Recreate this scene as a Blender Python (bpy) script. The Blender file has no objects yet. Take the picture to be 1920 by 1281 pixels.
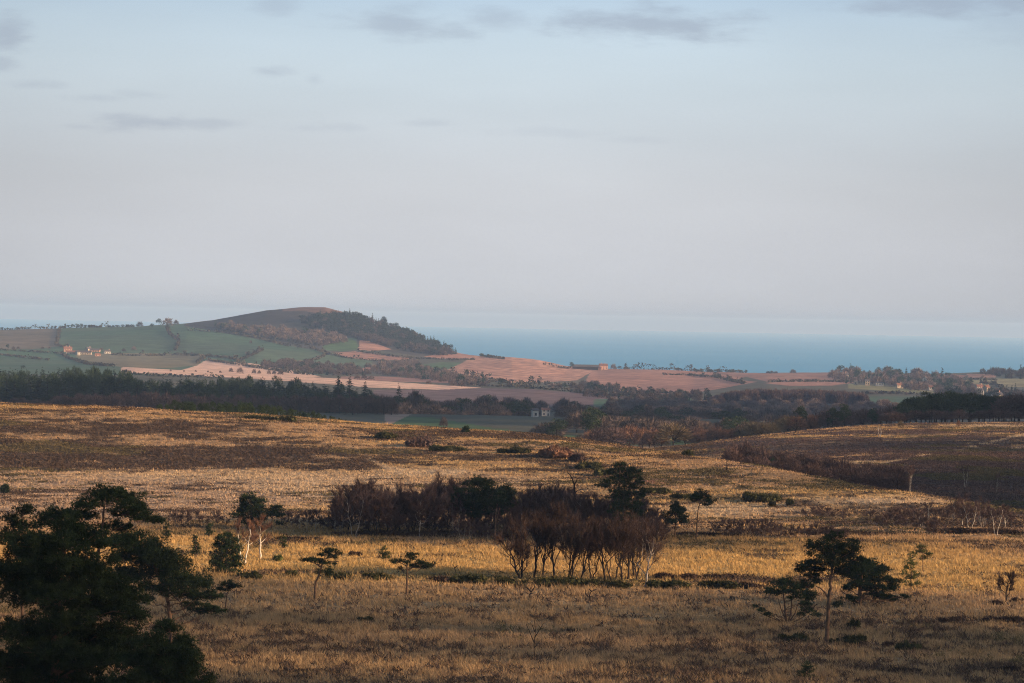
import bpy, math, random
import numpy as np
from mathutils import Vector, Matrix

# ------------------------------------------------------------------ scene basics
sc = bpy.context.scene
COL = sc.collection
rng = np.random.default_rng(7)
random.seed(7)
PI = math.pi

F = 960.0 / math.tan(math.radians(10.0))      # focal length in photo pixels (1920 wide)
CZ = 33.7
SEA_Z = -90.0
SEA_FAR = 36000.0
ROLL = 0.0187
HORIZ = 616.0 - (CZ - SEA_Z) / SEA_FAR * F    # geometric horizon row at the picture's centre column
PITCH = (640.5 - HORIZ) / F
Rcam = Matrix.Rotation(PI / 2 - PITCH, 3, 'X') @ Matrix.Rotation(ROLL, 3, 'Z')
Rn = np.array(Rcam)

cam = bpy.data.cameras.new('camera')
cam_o = bpy.data.objects.new('camera', cam)
COL.objects.link(cam_o)
cam_o.matrix_world = Matrix.Translation((0, 0, CZ)) @ Rcam.to_4x4()
cam.sensor_width = 36.0
cam.lens = 18.0 / math.tan(math.radians(10.0))
cam.clip_start = 0.5
cam.clip_end = 200000.0
sc.camera = cam_o


def ray(px, py):
    """slopes (X/Y, Z/Y) of the sight line through a photo pixel"""
    px = np.asarray(px, float); py = np.asarray(py, float)
    cx = (px - 960.0) / F; cy = (640.5 - py) / F
    d = [Rn[i, 0] * cx + Rn[i, 1] * cy - Rn[i, 2] for i in range(3)]
    return d[0] / d[1], d[2] / d[1]


def proj(X, Y, Z):
    """photo pixel of a world point"""
    Z = Z - CZ
    c = [Rn[0, i] * X + Rn[1, i] * Y + Rn[2, i] * Z for i in range(3)]
    w = np.where(-c[2] < 1e-3, 1e-3, -c[2])
    return 960.0 + F * c[0] / w, 640.5 - F * c[1] / w


# ------------------------------------------------------------------ noise
def _hash(ix, iy, seed):
    h = (ix.astype(np.int64) * 374761393 + iy.astype(np.int64) * 668265263 + seed * 1442695041) & 0xFFFFFFFF
    h = ((h ^ (h >> 13)) * 1274126177) & 0xFFFFFFFF
    return ((h ^ (h >> 16)) & 0xFFFF) / 65535.0


def vnoise(x, y, seed=0):
    ix = np.floor(x); iy = np.floor(y)
    fx = x - ix; fy = y - iy
    fx = fx * fx * (3 - 2 * fx); fy = fy * fy * (3 - 2 * fy)
    a = _hash(ix, iy, seed); b = _hash(ix + 1, iy, seed)
    c = _hash(ix, iy + 1, seed); d = _hash(ix + 1, iy + 1, seed)
    return (a * (1 - fx) + b * fx) * (1 - fy) + (c * (1 - fx) + d * fx) * fy


def fbm(x, y, seed=0, octv=4):
    t = 0; amp = 1; s = 0
    for k in range(octv):
        t = t + amp * vnoise(x * 2 ** k, y * 2 ** k, seed + k * 17); s += amp; amp *= 0.55
    return t / s


def sstep(a, b, x):
    t = np.clip((x - a) / (b - a), 0, 1)
    return t * t * (3 - 2 * t)


# ------------------------------------------------------------------ terrain: profiles of the land at growing depth
def zlayer(Y, z):
    return [(-2000, Y, z), (4000, Y, z)], 'z'


def pl(Y, *pts):
    """profile at depth Y given by photo points"""
    return [(p[0], p[2] if len(p) > 2 else Y, p[1]) for p in pts], 'p'


LAYERS = [
    zlayer(-300, 34), zlayer(-40, 30.6), zlayer(6, 30.2), zlayer(30, 26.2), zlayer(60, 21.5), zlayer(110, 12.5),
    zlayer(150, 6), zlayer(200, 1.4), zlayer(245, 0.0), zlayer(330, 0.0), zlayer(450, 0.0),
    pl(500, (-400, 950), (0, 948), (480, 957), (960, 966), (1440, 975), (1920, 982), (2300, 990)),
    # half way up the heath hill
    pl(590, (-400, 880), (0, 884), (480, 893, 585), (960, 900, 580), (1300, 912, 565), (1500, 925, 545), (1700, 940, 530), (1800, 950, 522),
       (1920, 962, 520), (2300, 965, 520)),
    # crest of the heath hill
    pl(740, (-400, 752, 760), (0, 758, 740), (250, 766, 735), (420, 779, 730), (560, 787, 725), (700, 797, 720), (850, 808, 710), (1000, 818, 695),
       (1150, 839, 670), (1280, 855, 640), (1370, 870, 615), (1500, 892, 585), (1600, 910, 565), (1700, 925, 550), (1790, 938, 540), (1920, 958, 535),
       (2300, 960, 535)),
    # hollow behind it
    pl(860, (-400, 790, 860), (0, 795, 860), (420, 812, 860), (700, 828, 860), (1000, 845, 840), (1200, 860, 800), (1370, 886, 690), (1500, 908, 655),
       (1650, 928, 620), (1790, 945, 590), (1920, 950, 590), (2300, 950, 590)),
    # crest of the right-hand heath
    pl(930, (-400, 795, 960), (0, 800, 960), (700, 832, 960), (1000, 850, 950), (1200, 846, 900), (1300, 838, 880), (1390, 827, 880), (1500, 816, 890),
       (1560, 810, 900), (1640, 804, 910), (1760, 801, 920), (1920, 798, 930), (2300, 796, 930)),
    pl(1150, (-400, 796), (0, 802), (700, 825), (1000, 836), (1200, 842), (1440, 828), (1600, 812), (1750, 804), (1920, 801), (2300, 800)),
    zlayer(1300, -17), zlayer(1510, -17.2), zlayer(1660, -28), zlayer(2150, -40), zlayer(2700, -44.5),
    pl(3300, (-400, 696), (0, 700), (250, 693), (480, 702), (600, 709), (820, 722), (1000, 727), (1180, 744), (1300, 740), (1440, 738), (1600, 742), (1920, 746), (2300, 748)),
    pl(3900, (-400, 682), (0, 685), (240, 681), (480, 693), (640, 702), (820, 708), (960, 716), (1100, 722), (1200, 730), (1300, 728), (1440, 720),
       (1600, 723), (1750, 729), (1920, 731), (2300, 733)),
    pl(4500, (-400, 652), (0, 656), (150, 664), (300, 667), (480, 661), (620, 678), (700, 686), (850, 684), (960, 686), (1060, 699), (1120, 702),
       (1200, 702), (1300, 707), (1440, 706), (1600, 713), (1750, 716), (1920, 712), (2300, 712)),
    pl(5000, (-400, 630), (0, 633), (100, 633), (300, 629), (350, 628), (480, 636), (620, 645), (700, 649), (760, 656), (850, 667), (900, 671), (960, 672),
       (1010, 677), (1060, 687), (1120, 691), (1240, 692), (1330, 697), (1440, 700), (1560, 700), (1750, 702), (1920, 695), (2300, 690)),
    pl(5600, (-400, 618), (0, 618), (100, 616), (250, 613), (310, 608), (340, 607), (400, 600), (450, 590), (500, 581.5), (560, 577), (610, 577), (640, 584), (660, 592),
       (700, 606), (760, 622), (820, 646), (860, 662), (900, 671), (960, 679), (1100, 700), (1400, 712), (1920, 712), (2300, 710)),
    zlayer(6300, -86), zlayer(7300, -110),
]
COLS = np.concatenate([np.linspace(-1.5, -0.21, 50)[:-1], np.linspace(-0.21, 0.21, 960), np.linspace(0.21, 1.5, 50)[1:]])
ROWS = np.concatenate([np.linspace(-300, 240, 46)[:-1], np.linspace(240, 480, 120)[:-1], np.linspace(480, 1000, 250)[:-1], np.linspace(1000, 2700, 110)[:-1],
                       np.linspace(2700, 5800, 420)[:-1], np.linspace(5800, 7300, 22)])


def wfun(Y):
    return np.maximum(Y, 200.0)


def build_heights():
    nodesY = []; nodesZ = []
    for pts, kind in LAYERS:
        px = np.array([p[0] for p in pts], float); Y = np.array([p[1] for p in pts], float); v = np.array([p[2] for p in pts], float)
        if kind == 'z':
            Yc = np.full(len(COLS), Y[0]); zc = np.full(len(COLS), v[0])
        else:
            a, s = ray(px, v)
            Yc = np.interp(COLS, a, Y); zc = CZ + np.interp(COLS, a, s) * Yc
        nodesY.append(Yc); nodesZ.append(zc)
    NY = np.array(nodesY); NZ = np.array(nodesZ)          # layers x cols
    h = np.diff(NY, axis=0); dl = np.diff(NZ, axis=0) / h
    # monotone (Fritsch-Carlson) slopes
    m = np.zeros_like(NZ)
    w1 = 2 * h[1:] + h[:-1]; w2 = h[1:] + 2 * h[:-1]
    same = dl[1:] * dl[:-1] > 0
    with np.errstate(divide='ignore', invalid='ignore'):
        mm = (w1 + w2) / (w1 / dl[:-1] + w2 / dl[1:])
    m[1:-1] = np.where(same, mm, 0)
    Z = np.zeros((len(ROWS), len(COLS)))
    for c in range(len(COLS)):
        k = np.clip(np.searchsorted(NY[:, c], ROWS, side='right') - 1, 0, len(NY) - 2)
        H = h[k, c]; t = (ROWS - NY[k, c]) / H
        t = np.clip(t, 0, 1)
        h00 = 2 * t**3 - 3 * t**2 + 1; h10 = t**3 - 2 * t**2 + t; h01 = -2 * t**3 + 3 * t**2; h11 = t**3 - t**2
        Z[:, c] = h00 * NZ[k, c] + h10 * H * m[k, c] + h01 * NZ[k + 1, c] + h11 * H * m[k + 1, c]
    return Z


ZG = build_heights()
XG = COLS[None, :] * wfun(ROWS)[:, None]
YG = np.repeat(ROWS[:, None], len(COLS), 1)
# small undulation of the ground
ZG += (fbm(XG / 34 + 50, YG / 34 + 50, 3, 3) - 0.5) * np.interp(YG, [240, 460, 560, 1000], [0.5, 0.5, 1.3, 1.5])
ZG += (fbm(XG / 6 + 50, YG / 6 + 50, 9, 2) - 0.5) * np.interp(YG, [240, 1000, 1400], [0.35, 0.5, 0.0])
ZG += (fbm(XG / 260 + 90, YG / 260 + 90, 5, 3) - 0.5) * np.interp(YG, [1500, 3000, 5600], [0, 3, 6])


def hz(X, Y):
    X = np.asarray(X, float); Y = np.asarray(Y, float)
    a = X / wfun(Y)
    ci = np.interp(a, COLS, np.arange(len(COLS))); ri = np.interp(Y, ROWS, np.arange(len(ROWS)))
    c0 = np.clip(ci.astype(int), 0, len(COLS) - 2); r0 = np.clip(ri.astype(int), 0, len(ROWS) - 2)
    fc = ci - c0; fr = ri - r0
    return ((ZG[r0, c0] * (1 - fc) + ZG[r0, c0 + 1] * fc) * (1 - fr) + (ZG[r0 + 1, c0] * (1 - fc) + ZG[r0 + 1, c0 + 1] * fc) * fr)


_MY = np.concatenate([np.linspace(205, 1000, 1600), np.linspace(1001, 7000, 3000)])


def G(px, py, ymin=205, ymax=7000):
    """the ground point that a photo pixel shows (first hit beyond depth ymin)"""
    a, s = ray(px, py)
    Ys = _MY[(_MY >= ymin) & (_MY <= ymax)]
    gap = CZ + s * Ys - hz(a * Ys, Ys)
    hit = np.nonzero(gap <= 0)[0]
    i = hit[0] if len(hit) else int(np.argmin(gap))
    Y = Ys[i]
    if len(hit) and i > 0 and gap[i - 1] > 0:
        t = gap[i - 1] / (gap[i - 1] - gap[i]); Y = Ys[i - 1] + t * (Ys[i] - Ys[i - 1])
    X = float(a * Y)
    return Vector((X, float(Y), float(hz(X, Y))))


def GY(px, Y, py=None):
    """ground point in a photo column at a given depth"""
    if py is None:
        py = 616 + 40 / max(Y, 1) * F
    a, s = ray(px, py)
    X = float(a * Y)
    return Vector((X, float(Y), float(hz(X, Y))))


# ------------------------------------------------------------------ object helpers
def props(o, label=None, cat=None, group=None, kind=None):
    if label: o['label'] = label
    if cat: o['category'] = cat
    if group: o['group'] = group
    if kind: o['kind'] = kind
    return o


def mesh(name, V, Fc, mats, midx=None, smooth=False, attrs=None):
    """mesh data from arrays; Fc is one array of tris/quads or a list of such arrays"""
    V = np.asarray(V, np.float32).reshape(-1, 3)
    if isinstance(Fc, np.ndarray): Fc = [Fc]
    Fc = [np.asarray(f, np.int32) for f in Fc if len(f)]
    me = bpy.data.meshes.new(name)
    me.vertices.add(len(V)); me.vertices.foreach_set('co', V.ravel())
    nl = sum(f.size for f in Fc); nf = sum(len(f) for f in Fc)
    me.loops.add(nl); me.polygons.add(nf)
    me.loops.foreach_set('vertex_index', np.concatenate([f.ravel() for f in Fc]) if Fc else np.zeros(0, np.int32))
    tot = np.concatenate([np.full(len(f), f.shape[1], np.int32) for f in Fc]) if Fc else np.zeros(0, np.int32)
    st = np.concatenate([[0], np.cumsum(tot)[:-1]]).astype(np.int32) if nf else np.zeros(0, np.int32)
    me.polygons.foreach_set('loop_start', st)
    try: me.polygons.foreach_set('loop_total', tot)
    except Exception: pass
    for m in (mats if isinstance(mats, (list, tuple)) else [mats]):
        me.materials.append(m)
    if midx is not None: me.polygons.foreach_set('material_index', np.asarray(midx, np.int32))
    me.polygons.foreach_set('use_smooth', np.full(nf, bool(smooth)))
    if attrs:
        for k, v in attrs.items():
            if v.ndim == 2:
                at = me.attributes.new(k, 'FLOAT_COLOR', 'POINT')
                at.data.foreach_set('color', np.asarray(v, np.float32).ravel())
            else:
                at = me.attributes.new(k, 'FLOAT', 'POINT')
                at.data.foreach_set('value', np.asarray(v, np.float32).ravel())
    me.update(calc_edges=True)
    return me


def obj(name, data, loc=(0, 0, 0), rotz=0.0, parent=None, scale=None):
    o = bpy.data.objects.new(name, data)
    COL.objects.link(o)
    o.location = loc; o.rotation_euler = (0, 0, rotz)
    if scale: o.scale = scale if not isinstance(scale, (int, float)) else (scale,) * 3
    if parent: o.parent = parent
    return o


def thing(name, label, cat, loc, rotz=0.0, group=None):
    o = obj(name, None, loc, rotz)
    o.empty_display_size = 0.5
    return props(o, label, cat, group)


class MB:
    """collects tubes, quads and triangles into one mesh"""
    def __init__(s): s.v = []; s.q = []; s.t = []; s.n = 0

    def add(s, V, Q=None, T=None):
        V = np.asarray(V, float).reshape(-1, 3)
        s.v.append(V)
        if Q is not None and len(Q): s.q.append(np.asarray(Q, np.int64) + s.n)
        if T is not None and len(T): s.t.append(np.asarray(T, np.int64) + s.n)
        s.n += len(V)

    def tube(s, pts, rad, sides=6, cap=True):
        P = np.asarray(pts, float); n = len(P)
        rad = np.broadcast_to(np.asarray(rad, float), (n,))
        T = np.gradient(P, axis=0); T /= np.linalg.norm(T, axis=1)[:, None] + 1e-9
        ref = np.array([0.0, 1.0, 0.0]) if abs(T[0, 1]) < 0.8 else np.array([1.0, 0, 0])
        A = np.cross(T, ref); A /= np.linalg.norm(A, axis=1)[:, None] + 1e-9
        B = np.cross(T, A)
        th = np.arange(sides) * 2 * PI / sides
        V = P[:, None, :] + rad[:, None, None] * (np.cos(th)[None, :, None] * A[:, None, :] + np.sin(th)[None, :, None] * B[:, None, :])
        i = np.arange(n - 1)[:, None] * sides + np.arange(sides)[None, :]
        j = np.arange(n - 1)[:, None] * sides + (np.arange(sides)[None, :] + 1) % sides
        Q = np.stack([i, j, j + sides, i + sides], -1).reshape(-1, 4)
        V = V.reshape(-1, 3)
        Tt = None
        if cap:
            V = np.vstack([V, P[-1:]]); e = (n - 1) * sides
            Tt = [(e + k, e + (k + 1) % sides, n * sides) for k in range(sides)]
        s.add(V, Q, Tt)

    def spikes(s, C, D, L, W):
        """slender triangles: base at C, pointing along D"""
        C = np.asarray(C, float); D = np.asarray(D, float); n = len(C)
        if not n: return
        D = D / (np.linalg.norm(D, axis=1)[:, None] + 1e-9)
        L = np.broadcast_to(np.asarray(L, float), (n,))[:, None]; W = np.broadcast_to(np.asarray(W, float), (n,))[:, None]
        S = np.cross(D, rng.normal(size=(n, 3))); S /= np.linalg.norm(S, axis=1)[:, None] + 1e-9
        V = np.stack([C - S * W / 2, C + S * W / 2, C + D * L], 1).reshape(-1, 3)
        s.add(V, None, np.arange(3 * n).reshape(-1, 3))

    def leaves(s, C, N, R):
        """small square-ish leaf clumps facing N"""
        C = np.asarray(C, float); n = len(C)
        if not n: return
        N = N / (np.linalg.norm(N, axis=1)[:, None] + 1e-9)
        A = np.cross(N, rng.normal(size=(n, 3))); A /= np.linalg.norm(A, axis=1)[:, None] + 1e-9
        B = np.cross(N, A); R = np.broadcast_to(np.asarray(R, float), (n,))[:, None]
        k = 0.6 + 0.8 * rng.random((n, 4, 1))
        V = np.stack([C + A * R * k[:, 0], C + B * R * k[:, 1], C - A * R * k[:, 2], C - B * R * k[:, 3]], 1).reshape(-1, 3)
        s.add(V, np.arange(4 * n).reshape(-1, 4))

    def box(s, lo, hi):
        x0, y0, z0 = lo; x1, y1, z1 = hi
        V = [(x0, y0, z0), (x1, y0, z0), (x1, y1, z0), (x0, y1, z0), (x0, y0, z1), (x1, y0, z1), (x1, y1, z1), (x0, y1, z1)]
        s.add(V, [(0, 3, 2, 1), (4, 5, 6, 7), (0, 1, 5, 4), (1, 2, 6, 5), (2, 3, 7, 6), (3, 0, 4, 7)])

    def data(s, name, mat, smooth=False):
        V = np.concatenate(s.v) if s.v else np.zeros((0, 3))
        fl = []
        if s.q: fl.append(np.concatenate(s.q))
        if s.t: fl.append(np.concatenate(s.t))
        return mesh(name, V, fl, mat, smooth=smooth)


# ------------------------------------------------------------------ materials
def new_mat(name):
    m = bpy.data.materials.new(name); m.use_nodes = True
    nt = m.node_tree; b = nt.nodes['Principled BSDF']
    b.inputs['Roughness'].default_value = 0.9
    b.inputs['Specular IOR Level'].default_value = 0.1
    return m, nt, b


def varied(name, c1, c2, scale=1.0, rand=0.35, rough=0.9, trans=0.0, detail=4.0, coord='Object', c3=None, spec=0.1):
    """two or three colours mixed by noise, with some change from object to object"""
    m, nt, b = new_mat(name)
    N = nt.nodes; Lk = nt.links
    tc = N.new('ShaderNodeTexCoord')
    nz = N.new('ShaderNodeTexNoise'); nz.inputs['Scale'].default_value = scale; nz.inputs['Detail'].default_value = detail
    Lk.new(tc.outputs[coord], nz.inputs['Vector'])
    rp = N.new('ShaderNodeValToRGB')
    rp.color_ramp.elements[0].position = 0.3; rp.color_ramp.elements[0].color = (*c1, 1)
    rp.color_ramp.elements[1].position = 0.7; rp.color_ramp.elements[1].color = (*c2, 1)
    if c3:
        e = rp.color_ramp.elements.new(0.5); e.color = (*c3, 1)
    Lk.new(nz.outputs['Fac'], rp.inputs['Fac'])
    oi = N.new('ShaderNodeObjectInfo')
    mr = N.new('ShaderNodeMapRange'); mr.inputs['To Min'].default_value = 1 - rand; mr.inputs['To Max'].default_value = 1 + rand
    Lk.new(oi.outputs['Random'], mr.inputs['Value'])
    mx = N.new('ShaderNodeVectorMath'); mx.operation = 'SCALE'
    Lk.new(rp.outputs['Color'], mx.inputs[0]); Lk.new(mr.outputs['Result'], mx.inputs['Scale'])
    Lk.new(mx.outputs['Vector'], b.inputs['Base Color'])
    b.inputs['Roughness'].default_value = rough
    b.inputs['Specular IOR Level'].default_value = spec
    if trans > 0:
        out = N['Material Output']
        tr = N.new('ShaderNodeBsdfTranslucent'); ms = N.new('ShaderNodeMixShader'); ms.inputs[0].default_value = trans
        Lk.new(mx.outputs['Vector'], tr.inputs['Color'])
        Lk.new(b.outputs[0], ms.inputs[1]); Lk.new(tr.outputs[0], ms.inputs[2]); Lk.new(ms.outputs[0], out.inputs['Surface'])
    return m


M = {}
M['needle'] = varied('pine_needles', (.016, .030, .014), (.055, .078, .030), 1.3, .2, .7, .12)
M['needle_young'] = varied('young_pine_needles', (.04, .055, .016), (.12, .13, .04), 1.5, .2, .7, .15)
M['needle_far'] = varied('far_conifer_needles', (.016, .03, .02), (.046, .064, .036), .25, .35, .8, .05)
M['bark_pine'] = varied('pine_bark', (.07, .048, .034), (.22, .125, .075), 2.5, .15)
M['bark'] = varied('dark_bark', (.018, .014, .012), (.04, .030, .025), 2.0, .2)
M['bark_birch'] = varied('birch_bark', (.10, .08, .07), (.5, .44, .38), 1.6, .1)
M['bark_birch_lit'] = varied('lit_white_birch_bark', (.42, .35, .28), (.85, .78, .66), 1.2, .05)  # white bark lightened further, sunlight on the stems put into its colour
M['bark_grey'] = varied('grey_bark', (.12, .095, .08), (.26, .21, .17), 1.6, .2)
M['twig_purple'] = varied('purple_birch_twigs', (.07, .046, .042), (.13, .083, .07), .5, .25)
M['twig_dark'] = varied('dark_twigs', (.042, .027, .022), (.085, .054, .042), .5, .25)
M['twig_russet'] = varied('russet_twigs', (.14, .075, .05), (.26, .14, .09), .6, .2)
M['twig_olive'] = varied('olive_twigs', (.15, .11, .06), (.25, .18, .1), .5, .2)
M['twig_far'] = varied('far_bare_twigs', (.085, .064, .058), (.17, .125, .105), .12, .4)
M['gorse'] = varied('gorse_leaves', (.03, .032, .013), (.075, .07, .026), 1.0, .3)
M['heather'] = varied('heather_leaves', (.04, .026, .02), (.10, .062, .042), .5, .3)
M['hedge'] = varied('hedge_leaves', (.035, .036, .026), (.1, .082, .06), .08, .3)
M['wall_white'] = varied('white_render', (.40, .37, .34), (.54, .5, .46), .5, .1)
M['wall_cream'] = varied('cream_render', (.38, .31, .24), (.5, .41, .32), .5, .1)
M['wall_brick'] = varied('warm_brick', (.42, .24, .18), (.58, .36, .27), .6, .1)
M['slate'] = varied('slate_roof', (.07, .065, .07), (.14, .12, .12), .6, .2)
M['tile'] = varied('clay_tile_roof', (.17, .085, .06), (.28, .14, .10), .6, .2)
M['glass_dark'] = varied('dark_window_glass', (.02, .022, .026), (.05, .055, .06), 1.0, .1, .25, 0, 2.0, 'Object', None, .5)
M['cloud'] = varied('shade_cloud_vapour', (.78, .78, .8), (.86, .86, .88), .02, .0, 1.0, .2)
# ------------------------------------------------------------------ what grows where (albedo of the land cover)
GOLD = np.array([.49, .31, .13]); STRAW = np.array([.53, .38, .235]); TAN = np.array([.37, .24, .165]); HEATH = np.array([.095, .062, .042])
OLIVE = np.array([.125, .095, .045]); DIRT = np.array([.32, .17, .12]); HEATHP = np.array([.12, .078, .064])


def inpoly(px, py, poly):
    r = np.zeros(px.shape, bool)
    n = len(poly); j = n - 1
    for i in range(n):
        xi, yi = poly[i]; xj, yj = poly[j]
        if yi != yj:
            r ^= ((yi > py) != (yj > py)) & (px < (xj - xi) * (py - yi) / (yj - yi) + xi)
        j = i
    return r


GREEN = (.06, .112, .066); GREENB = (.075, .13, .055); DULL = (.14, .115, .085); FARM = (.165, .145, .09); STUB = (.62, .41, .32); STUBD = (.52, .33, .26)
RED = (.32, .165, .125); REDL = (.39, .21, .155); REDD = (.27, .15, .122); PURP = (.13, .088, .092); WOODF = (.06, .052, .044); HILLH = (.04, .034, .034)
FIELDS = [
    (GREEN, [(-300, 560), (345, 560), (345, 610), (480, 636), (560, 652), (650, 666), (700, 676), (690, 692), (600, 704), (480, 694), (330, 704), (-300, 700)]),
    (DULL, [(-300, 600), (107, 600), (108, 650), (60, 655), (-300, 655)]),
    (FARM, [(140, 666), (210, 662), (382, 664), (370, 685), (320, 690), (235, 690), (150, 674)]),
    (HILLH, [(345, 611), (345, 500), (700, 500), (665, 595), (560, 620), (500, 632), (430, 626)]),
    (WOODF, [(430, 620), (540, 605), (664, 585), (700, 595), (880, 660), (860, 664), (800, 668), (740, 662), (640, 645), (600, 655), (560, 650), (480, 634)]),
    ((.17, .098, .078), [(520, 560), (640, 560), (668, 596), (630, 597), (600, 588), (570, 583), (530, 584)]),
    (GREENB, [(603, 650), (640, 636), (668, 633), (672, 655), (640, 659), (612, 657)]),
    (REDL, [(671, 656), (675, 638), (692, 639), (734, 655), (700, 658)]),
    (RED, [(625, 662), (665, 659), (775, 672), (760, 675), (690, 675), (640, 669)]),
    (RED, [(795, 669), (850, 659), (880, 658), (912, 670), (880, 674), (820, 672)]),
    (GREENB, [(785, 684), (830, 679), (868, 680), (838, 694), (790, 691)]),
    (REDL, [(835, 695), (868, 680), (900, 660), (1000, 660), (1060, 680), (1112, 686), (1112, 696), (1082, 713), (1020, 717), (960, 718), (900, 709), (850, 704)]),
    (RED, [(1108, 697), (1112, 680), (1330, 680), (1400, 706), (1380, 712), (1420, 716), (1300, 738), (1240, 739), (1180, 736), (1110, 723), (1098, 713)]),
    (REDD, [(1330, 700), (1330, 685), (1660, 685), (1625, 704), (1580, 713), (1500, 716), (1440, 716), (1400, 707)]),
    (RED, [(1430, 718), (1520, 714), (1610, 717), (1560, 723), (1480, 724)]),
    (REDD, [(640, 706), (720, 706), (800, 710), (870, 719), (760, 716), (640, 712)]),
    (STUB, [(368, 686), (385, 676), (470, 681), (560, 697), (600, 706), (560, 710), (420, 700), (330, 697)]),
    (STUB, [(228, 688), (300, 692), (600, 708), (700, 714), (905, 727), (830, 731), (700, 727), (560, 716), (360, 704), (228, 699)]),
    (RED, [(643, 698), (708, 684), (708, 692), (660, 700)]),
    (PURP, [(700, 731), (820, 731), (905, 728), (1000, 730), (1110, 739), (1185, 745), (1170, 760), (1000, 765), (850, 760), (700, 745)]),
    (GREEN, [(1115, 749), (1180, 747), (1295, 745), (1295, 765), (1110, 768)]),
    (GREEN, [(1617, 743), (1742, 744), (1742, 760), (1610, 760)]),
    ((.24, .21, .11), [(1805, 713), (1870, 708), (1990, 713), (1990, 730), (1850, 723), (1812, 719)]),
    (RED, [(1745, 699), (1812, 704), (1800, 711), (1745, 709)]),
    (REDL, [(1812, 701), (1872, 702), (1866, 708), (1815, 708)]),
    ((.2, .19, .09), [(1590, 720), (1700, 728), (1780, 738), (1770, 742), (1690, 735), (1590, 728)]),
    ((.24, .17, .13), [(722, 772), (772, 776), (740, 795), (722, 795)]),
    ((.06, .1, .04), [(735, 794), (767, 780), (812, 783), (920, 802), (1010, 814), (1330, 822), (1330, 850), (730, 850)]),
]

# heather (+) or open grass (-) on the near heath: photo point, half-size, strength
BLOBS = [
    (90, 852, 190, 26, .75), (330, 858, 150, 14, .4), (60, 806, 160, 10, .45), (300, 800, 170, 9, .45), (560, 850, 170, 18, .5), (430, 872, 120, 9, .5),
    (640, 872, 90, 12, .45), (790, 850, 110, 16, .3), (700, 868, 60, 8, .4), (1000, 818, 150, 6, .45), (830, 812, 80, 5, .4), (1010, 860, 100, 8, .2),
    (940, 900, 80, 8, .2), (1330, 890, 110, 7, .3), (1120, 845, 60, 5, .3), (1270, 856, 90, 5, .35), (1430, 931, 36, 9, .6), (1570, 930, 50, 5, .35),
    (200, 779, 200, 8, -.3), (500, 815, 150, 12, -.3), (250, 830, 160, 10, -.3), (700, 800, 100, 6, -.4), (860, 822, 60, 7, -.4), (1200, 865, 80, 9, -.4),
    (1420, 895, 150, 14, -.35), (560, 800, 90, 8, -.4), (900, 870, 70, 8, -.3), (1650, 935, 150, 8, -.4), (1500, 885, 60, 6, -.4),
    (420, 890, 400, 12, -.5), (600, 905, 200, 16, -.3), (150, 895, 150, 9, -.25), (780, 882, 70, 6, -.5), (860, 900, 100, 8, -.4), (1000, 915, 90, 8, -.3),
    (1380, 960, 140, 10, -.3), (1150, 960, 90, 14, -.2),
    # right-hand heath: mostly dark heather
    (1700, 830, 260, 16, .65), (1420, 836, 140, 8, .65), (1800, 880, 220, 26, .8), (1600, 838, 80, 8, .4), (1880, 925, 130, 34, .8), (1700, 900, 120, 18, .6), (1560, 905, 60, 16, .4),
    (1340, 860, 90, 8, -.4), (1560, 870, 110, 6, -.3), (1880, 799, 90, 3, -.6), (1720, 804, 140, 2.5, -.5), (1760, 850, 200, 20, .3), (1500, 842, 200, 10, .3), (1900, 870, 60, 30, .4), (1480, 818, 120, 2.5, -.5), (1640, 866, 130, 3, -.5),
    (1740, 923, 70, 4, -.4), (1880, 966, 110, 16, .6), (1700, 975, 120, 8, .3),
    # plain
    (1680, 1050, 300, 22, -.25), (800, 1058, 500, 16, -.35), (200, 1040, 300, 30, -.1), (1300, 1050, 200, 18, -.3), (950, 1018, 500, 7, .2), (1600, 1018, 330, 10, .15),
    (680, 1079, 120, 6, .45), (860, 1085, 140, 7, .6), (1100, 1092, 180, 8, .6), (1380, 1092, 110, 8, .55), (520, 1076, 70, 5, .4), (1500, 1092, 80, 4, .2),
    (1120, 1262, 620, 14, .2), (1800, 1170, 200, 14, .22), (1600, 1215, 160, 12, .25), (1850, 1255, 160, 20, .25), (700, 1180, 300, 10, .12), (500, 1010, 60, 8, .3),
]
LINES = [  # tracks and strips of pale grass: photo points, half-width, strength
    ([(1935, 812), (1870, 826), (1800, 843), (1740, 853), (1690, 862), (1630, 875), (1590, 882)], 2.6, -.6),
    ([(1935, 838), (1860, 846), (1800, 850)], 3.0, -.6),
    ([(1640, 866), (1560, 872), (1470, 868), (1400, 868)], 4.0, -.45),
    ([(690, 862), (730, 878), (790, 890), (870, 884)], 4.0, -.7),
]


def linedist(px, py, pts):
    d = np.full(px.shape, 1e9)
    for (x0, y0), (x1, y1) in zip(pts[:-1], pts[1:]):
        dx, dy = x1 - x0, y1 - y0
        t = np.clip(((px - x0) * dx + (py - y0) * dy) / (dx * dx + dy * dy), 0, 1)
        d = np.minimum(d, np.hypot(px - x0 - t * dx, (py - y0 - t * dy)))
    return d


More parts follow.
